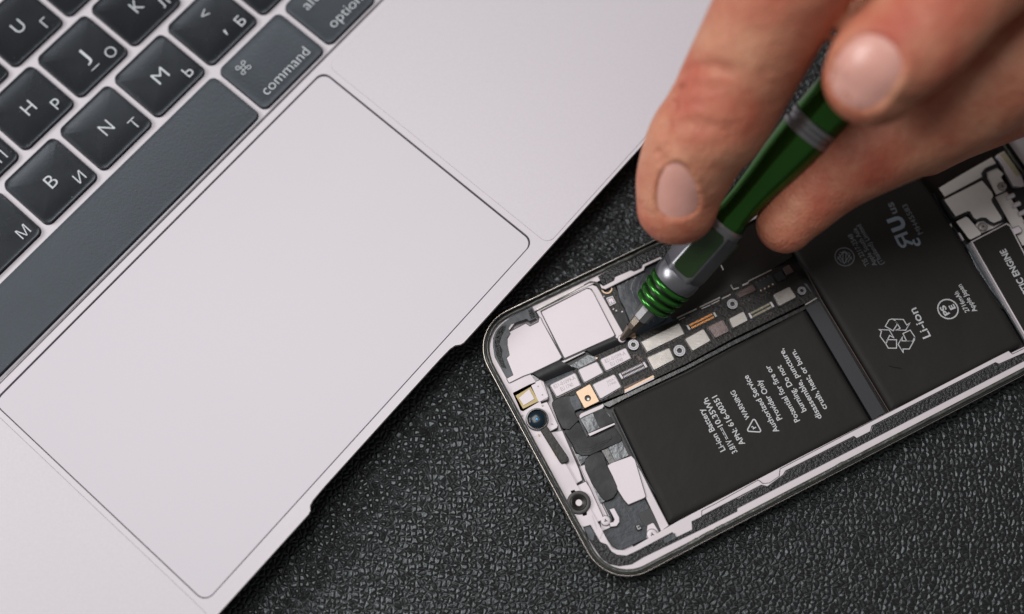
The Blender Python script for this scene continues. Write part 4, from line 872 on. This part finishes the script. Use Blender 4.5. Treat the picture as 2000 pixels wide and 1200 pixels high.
# ================================================================== HAND
def skin_mat():
    m = mat('skin', (.48, .235, .165), .48, 0, None, sss=.25, spec=.35); nt = m.node_tree; N = nt.nodes; Lk = nt.links; p = N['Principled BSDF']
    tc = N.new('ShaderNodeTexCoord'); n1 = N.new('ShaderNodeTexNoise'); n1.inputs['Scale'].default_value = 85; n1.inputs['Detail'].default_value = 8; n1.inputs['Roughness'].default_value = .62
    Lk.new(tc.outputs['Object'], n1.inputs['Vector']); cr = N.new('ShaderNodeValToRGB')
    cr.color_ramp.elements[0].position = .32; cr.color_ramp.elements[0].color = (.47, .135, .080, 1)
    cr.color_ramp.elements[1].position = .68; cr.color_ramp.elements[1].color = (.60, .29, .18, 1)
    Lk.new(n1.outputs['Fac'], cr.inputs[0]); Lk.new(cr.outputs[0], p.inputs['Base Color'])
    col_ = cr.outputs[0]; base_ = at(2150, -150, 60)
    for (jx, jy, jz, rad, amt) in ((1375, 185, 64, 9, .75), (1345, 175, 62, 5, .5), (1300, 445, 36, 7, .6), (1810, 70, 88, 11, .6), (1660, 345, 46, 12, .7), (1530, 440, 30, 5, .3), (1590, -60, 90, 14, .5)):
        c_ = (at(jx, jy, jz) - base_) * S
        vd = N.new('ShaderNodeVectorMath'); vd.operation = 'DISTANCE'; vd.inputs[1].default_value = c_; Lk.new(tc.outputs['Object'], vd.inputs[0])
        m1 = N.new('ShaderNodeMapRange'); m1.interpolation_type = 'SMOOTHSTEP'; m1.inputs[1].default_value = rad * S * 1.5; m1.inputs[2].default_value = rad * S * .3; m1.inputs[4].default_value = amt
        Lk.new(vd.outputs['Value'], m1.inputs[0]); mm = N.new('ShaderNodeMath'); mm.operation = 'MULTIPLY'; Lk.new(m1.outputs[0], mm.inputs[0])
        nn = N.new('ShaderNodeMapRange'); nn.inputs[1].default_value = .3; nn.inputs[2].default_value = .7; nn.inputs[3].default_value = 1.0; nn.inputs[4].default_value = .35; Lk.new(n1.outputs['Fac'], nn.inputs[0]); Lk.new(nn.outputs[0], mm.inputs[1])
        mk = N.new('ShaderNodeMix'); mk.data_type = 'RGBA'; Lk.new(mm.outputs[0], mk.inputs[0]); Lk.new(col_, mk.inputs[6]); mk.inputs[7].default_value = (.47, .085, .055, 1); col_ = mk.outputs[2]
    Lk.new(col_, p.inputs['Base Color'])
    n2 = N.new('ShaderNodeTexVoronoi'); n2.inputs['Scale'].default_value = 1500; Lk.new(tc.outputs['Object'], n2.inputs['Vector'])
    n3 = N.new('ShaderNodeTexNoise'); n3.inputs['Scale'].default_value = 260; n3.inputs['Detail'].default_value = 5; Lk.new(tc.outputs['Object'], n3.inputs['Vector'])
    a = N.new('ShaderNodeMath'); a.operation = 'MULTIPLY_ADD'; a.inputs[1].default_value = 4.0; Lk.new(n3.outputs['Fac'], a.inputs[0]); Lk.new(n2.outputs['Distance'], a.inputs[2])
    b = N.new('ShaderNodeBump'); b.inputs['Distance'].default_value = .00015; Lk.new(a.outputs[0], b.inputs['Height']); Lk.new(b.outputs[0], p.inputs['Normal'])
    return m
M['skin'] = skin_mat()
M['nail'] = mat('fingernail', (.66, .345, .29), .30, 0, (700, .00005, 'noise'), .10, 150, spec=.5, sss=.15)
def catmull(P_, n):
    out = []; Q = [P_[0]] + P_ + [P_[-1]]
    for i in range(1, len(Q) - 2):
        for k in range(n):
            t = k / n; out.append(tuple(.5 * ((2 * Q[i][j]) + (Q[i + 1][j] - Q[i - 1][j]) * t + (2 * Q[i - 1][j] - 5 * Q[i][j] + 4 * Q[i + 1][j] - Q[i + 2][j]) * t * t + (3 * Q[i][j] - Q[i - 1][j] - 3 * Q[i + 1][j] + Q[i + 2][j]) * t ** 3) for j in range(len(Q[0]))))
    out.append(P_[-1]); return out
def limb(keys_, n=9, seg=28):
    """keys: (px, py, z, radius px at that depth, flatten) -> closed tube with a domed end at the first key"""
    K3 = []
    for (x, y, z, r, fl) in keys_:
        p = at(x, y, z); K3.append((p.x, p.y, p.z, r * (CAM - p).dot(-_d0) / F_PX, fl))
    c = catmull(K3, n); v = []; f = []; rows_ = []
    pts = [Vector(q[:3]) for q in c]
    t0 = (pts[0] - pts[1]).normalized()
    dome = []
    for k in range(7):
        a = pi / 2 * (1 - k / 7.0); dome.append((pts[0] + t0 * (c[0][3] * .95 * sin(a)), max(.05, c[0][3] * cos(a)), c[0][4], t0))
    seq = dome + [(pts[i], c[i][3], c[i][4], None) for i in range(len(pts))]
    up0 = None
    for i, (p, r, fl, tt) in enumerate(seq):
        a = seq[max(0, i - 1)][0]; b = seq[min(len(seq) - 1, i + 1)][0]; d = (b - a).normalized()
        e = Vector((0, 0, 1)); e = (e - d * e.dot(d)); 
        if e.length < .15: e = (up0 - d * up0.dot(d)) if up0 is not None else Vector((0, 1, 0))
        e.normalize(); up0 = e; g_ = d.cross(e)
        for k in range(seg):
            th = 2 * pi * k / seg; v.append(p + g_ * (r * cos(th)) + e * (r * fl * sin(th)))
    R = len(seq)
    for j in range(R - 1):
        for k in range(seg): q = (k + 1) % seg; f.append([j * seg + k, j * seg + q, (j + 1) * seg + q, (j + 1) * seg + k])
    f.append([k for k in reversed(range(seg))]); f.append([(R - 1) * seg + k for k in range(seg)])
    return v, f
hm = MB()
HB = at(2150, -150, 60)
# index: tip, joints, knuckle
hm.add(*limb([(1322, 405, 40, 80, .82), (1333, 350, 44, 92, .84), (1362, 280, 50, 101, .90), (1403, 225, 55, 107, .92), (1448, 140, 62, 111, .92), (1506, 30, 72, 118, .94), (1590, -110, 84, 132, .96), (1720, -260, 92, 150, .98), (1900, -380, 92, 170, 1.0)]))
# finger pad bulging left of the nail
hm.add(*limb([(1306, 425, 36, 52, .9), (1300, 390, 38, 56, .9), (1310, 330, 42, 50, .9), (1345, 260, 48, 60, .9)]))
# thumb
hm.add(*limb([(1702, 156, 74, 97, .78), (1727, 120, 77, 107, .80), (1792, 62, 80, 114, .84), (1880, -30, 82, 114, .9), (1990, -130, 82, 130, .95), (2120, -230, 78, 170, 1.0), (2220, -260, 76, 200, 1.0)]))
# middle finger
hm.add(*limb([(1532, 440, 30, 58, .9), (1560, 405, 32, 68, .9), (1620, 345, 36, 80, .92), (1700, 285, 42, 98, .92), (1800, 225, 48, 112, .95), (1920, 150, 54, 122, .95), (2060, 50, 62, 130, 1.0), (2180, -120, 74, 150, 1.0), (2050, -300, 88, 160, 1.0)]))
# ring and little fingers, curled behind
hm.add(*limb([(1800, 270, 27, 78, .9), (1860, 232, 30, 86, .92), (1960, 180, 36, 98, .95), (2090, 110, 44, 112, 1.0), (2220, -20, 60, 125, 1.0), (2200, -250, 84, 150, 1.0)]))
hm.add(*limb([(1690, 10, 26, 50, 1.0), (1720, -30, 36, 70, 1.0), (1790, -90, 50, 90, 1.0), (1900, -240, 80, 140, 1.0)]))
hm.add(*limb([(1960, 200, 20, 66, .9), (2020, 180, 24, 74, .92), (2120, 120, 32, 84, .95), (2240, 40, 46, 96, 1.0), (2330, -120, 72, 120, 1.0)]))
# palm, back of the hand and wrist
hm.add(*limb([(1950, -330, 92, 160, .8), (2100, -290, 86, 230, .8), (2260, -270, 80, 280, .7), (2420, -380, 78, 240, .75), (2600, -520, 78, 190, .85), (2800, -680, 80, 200, .9)]))
hm.add(*limb([(2180, -60, 66, 150, .9), (2300, -180, 72, 200, .9), (2420, -330, 76, 200, .9)]))
tmp = link('hand_tmp', hm.v, hm.f, M['skin'], None, loc=tuple(HB))
rm = tmp.modifiers.new('r', 'REMESH'); rm.mode = 'VOXEL'; rm.voxel_size = 0.0008; rm.use_smooth_shade = True
sm = tmp.modifiers.new('s', 'SMOOTH'); sm.iterations = 9; sm.factor = .5
dg = bpy.context.evaluated_depsgraph_get(); me = bpy.data.meshes.new_from_object(tmp.evaluated_get(dg)); me.name = 'hand'
bpy.data.objects.remove(tmp)
# knuckle creases: shallow grooves across the index joints and one along the nail fold
def crease_line(me, A, B, depth, width, z0):
    """groove along the segment A-B (world mm), only on the surface near it"""
    base = HB; A = Vector(A); B = Vector(B); ab = B - A; l2 = ab.dot(ab)
    for v in me.vertices:
        p = v.co / S + base
        if abs(p.x - A.x) > 25 or abs(p.y - A.y) > 25: continue
        t = max(0, min(1, (p - A).dot(ab) / l2)); d = p - (A + ab * t); dist = math.hypot(d.x, d.y)
        if abs(d.z) < z0 and dist < width * 3:
            v.co -= v.normal * (depth * math.exp(-(dist / width) ** 2) * S)
for (p1, p2, dep, wid) in (((1306, 222, 64), (1425, 240, 68), 1.3, 1.3), ((1316, 188, 65), (1450, 203, 74), 1.9, 1.4), ((1326, 156, 66), (1440, 168, 74), 1.5, 1.3), ((1342, 128, 66), (1440, 138, 74), .9, 1.2),
                           ((1304, 225, 60), (1300, 305, 56), 1.0, .8), ((1262, 312, 46), (1280, 318, 48), .9, .6)):
    crease_line(me, at(*p1), at(*p2), dep, wid, 14)
NAILS = [((1322, 372), (.10, .995), (.995, -.10), 57, 41, .26), ((1690, 140), (-.62, .785), (.785, .62), 80, 66, .04)]
import mathutils
_md = {}
for v in me.vertices:
    if v.normal.z < .15: continue
    p = v.co / S + HB; X, Y = proj(p)
    for (c_, ax, ay, hl, hw, tp_) in NAILS:
        dx, dy = X - c_[0], Y - c_[1]
        if abs(dx) > 150 or abs(dy) > 150 or p.z < 34: continue
        u_ = (dx * ax[0] + dy * ax[1]) / hl; w_ = (dx * ay[0] + dy * ay[1]) / (hw * (1 + tp_ * max(-1, min(1, u_)))); t = (abs(u_) ** 2.6 + abs(w_) ** 2.6) ** (1 / 2.6)
        if t < 1.5:
            d_ = -.45 if t < .92 else (-.45 + .95 * (t - .92) / .14 if t < 1.06 else .50 * max(0, 1 - (t - 1.06) / .44) ** 1.5)
            if u_ > .6 and t > 1: d_ *= .35            # free edge: no fold
            v.co += v.normal * d_ * S
me.materials.clear(); me.materials.append(M['skin']); me.shade_smooth()
hand = bpy.data.objects.new('person', me); SC.collection.objects.link(hand); hand.location = HB * S; ROOTLOC[hand] = HB
tag(hand, 'bare hand reaching in from the upper right, pinching a green screwdriver between thumb and fingers', 'person')
# nails: laid on the evaluated skin by ray casting from above
from mathutils.bvhtree import BVHTree
bvh = BVHTree.FromPolygons([v.co / S + HB for v in me.vertices], [list(p.vertices) for p in me.polygons])
def nail(ctr, ax, ay, half_l, half_w, rise, tap=0.0, sq=2.4, edge=.35, parent=hand):
    """superellipse in the image plane, draped on the skin"""
    v = []; f = []; nr, na = 9, 40
    for i in range(nr + 1):
        t = i / nr
        for k in range(na):
            a = 2 * pi * k / na; cx_ = abs(cos(a)) ** (2 / sq) * (1 if cos(a) > 0 else -1); sy = abs(sin(a)) ** (2 / sq) * (1 if sin(a) > 0 else -1)
            x = ctr[0] + t * (ax[0] * half_l * cx_ + ay[0] * half_w * sy * (1 + tap * cx_)); y = ctr[1] + t * (ax[1] * half_l * cx_ + ay[1] * half_w * sy * (1 + tap * cx_))
            d = (at(x, y, 0) - CAM).normalized(); hit, nor, _, _ = bvh.ray_cast(CAM, d)
            if hit is None: hit, nor = at(x, y, 50), Vector((0, 0, 1))
            h = rise * (1 - t ** 5) - (edge if t == 1 else 0)
            v.append(hit - d * h)
    for i in range(nr):
        for k in range(na): q = (k + 1) % na; f.append([i * na + k, (i + 1) * na + k, (i + 1) * na + q, i * na + q])
    # smooth the draped heights a little
    V_ = [Vector(q) for q in v]
    o = link('fingernail', V_, f, M['nail'], parent, smooth=True, merge=True); return o
for (c_, ax, ay, hl, hw, tp_) in NAILS: nail(c_, ax, ay, hl * .99, hw * .99, .34, tp_)
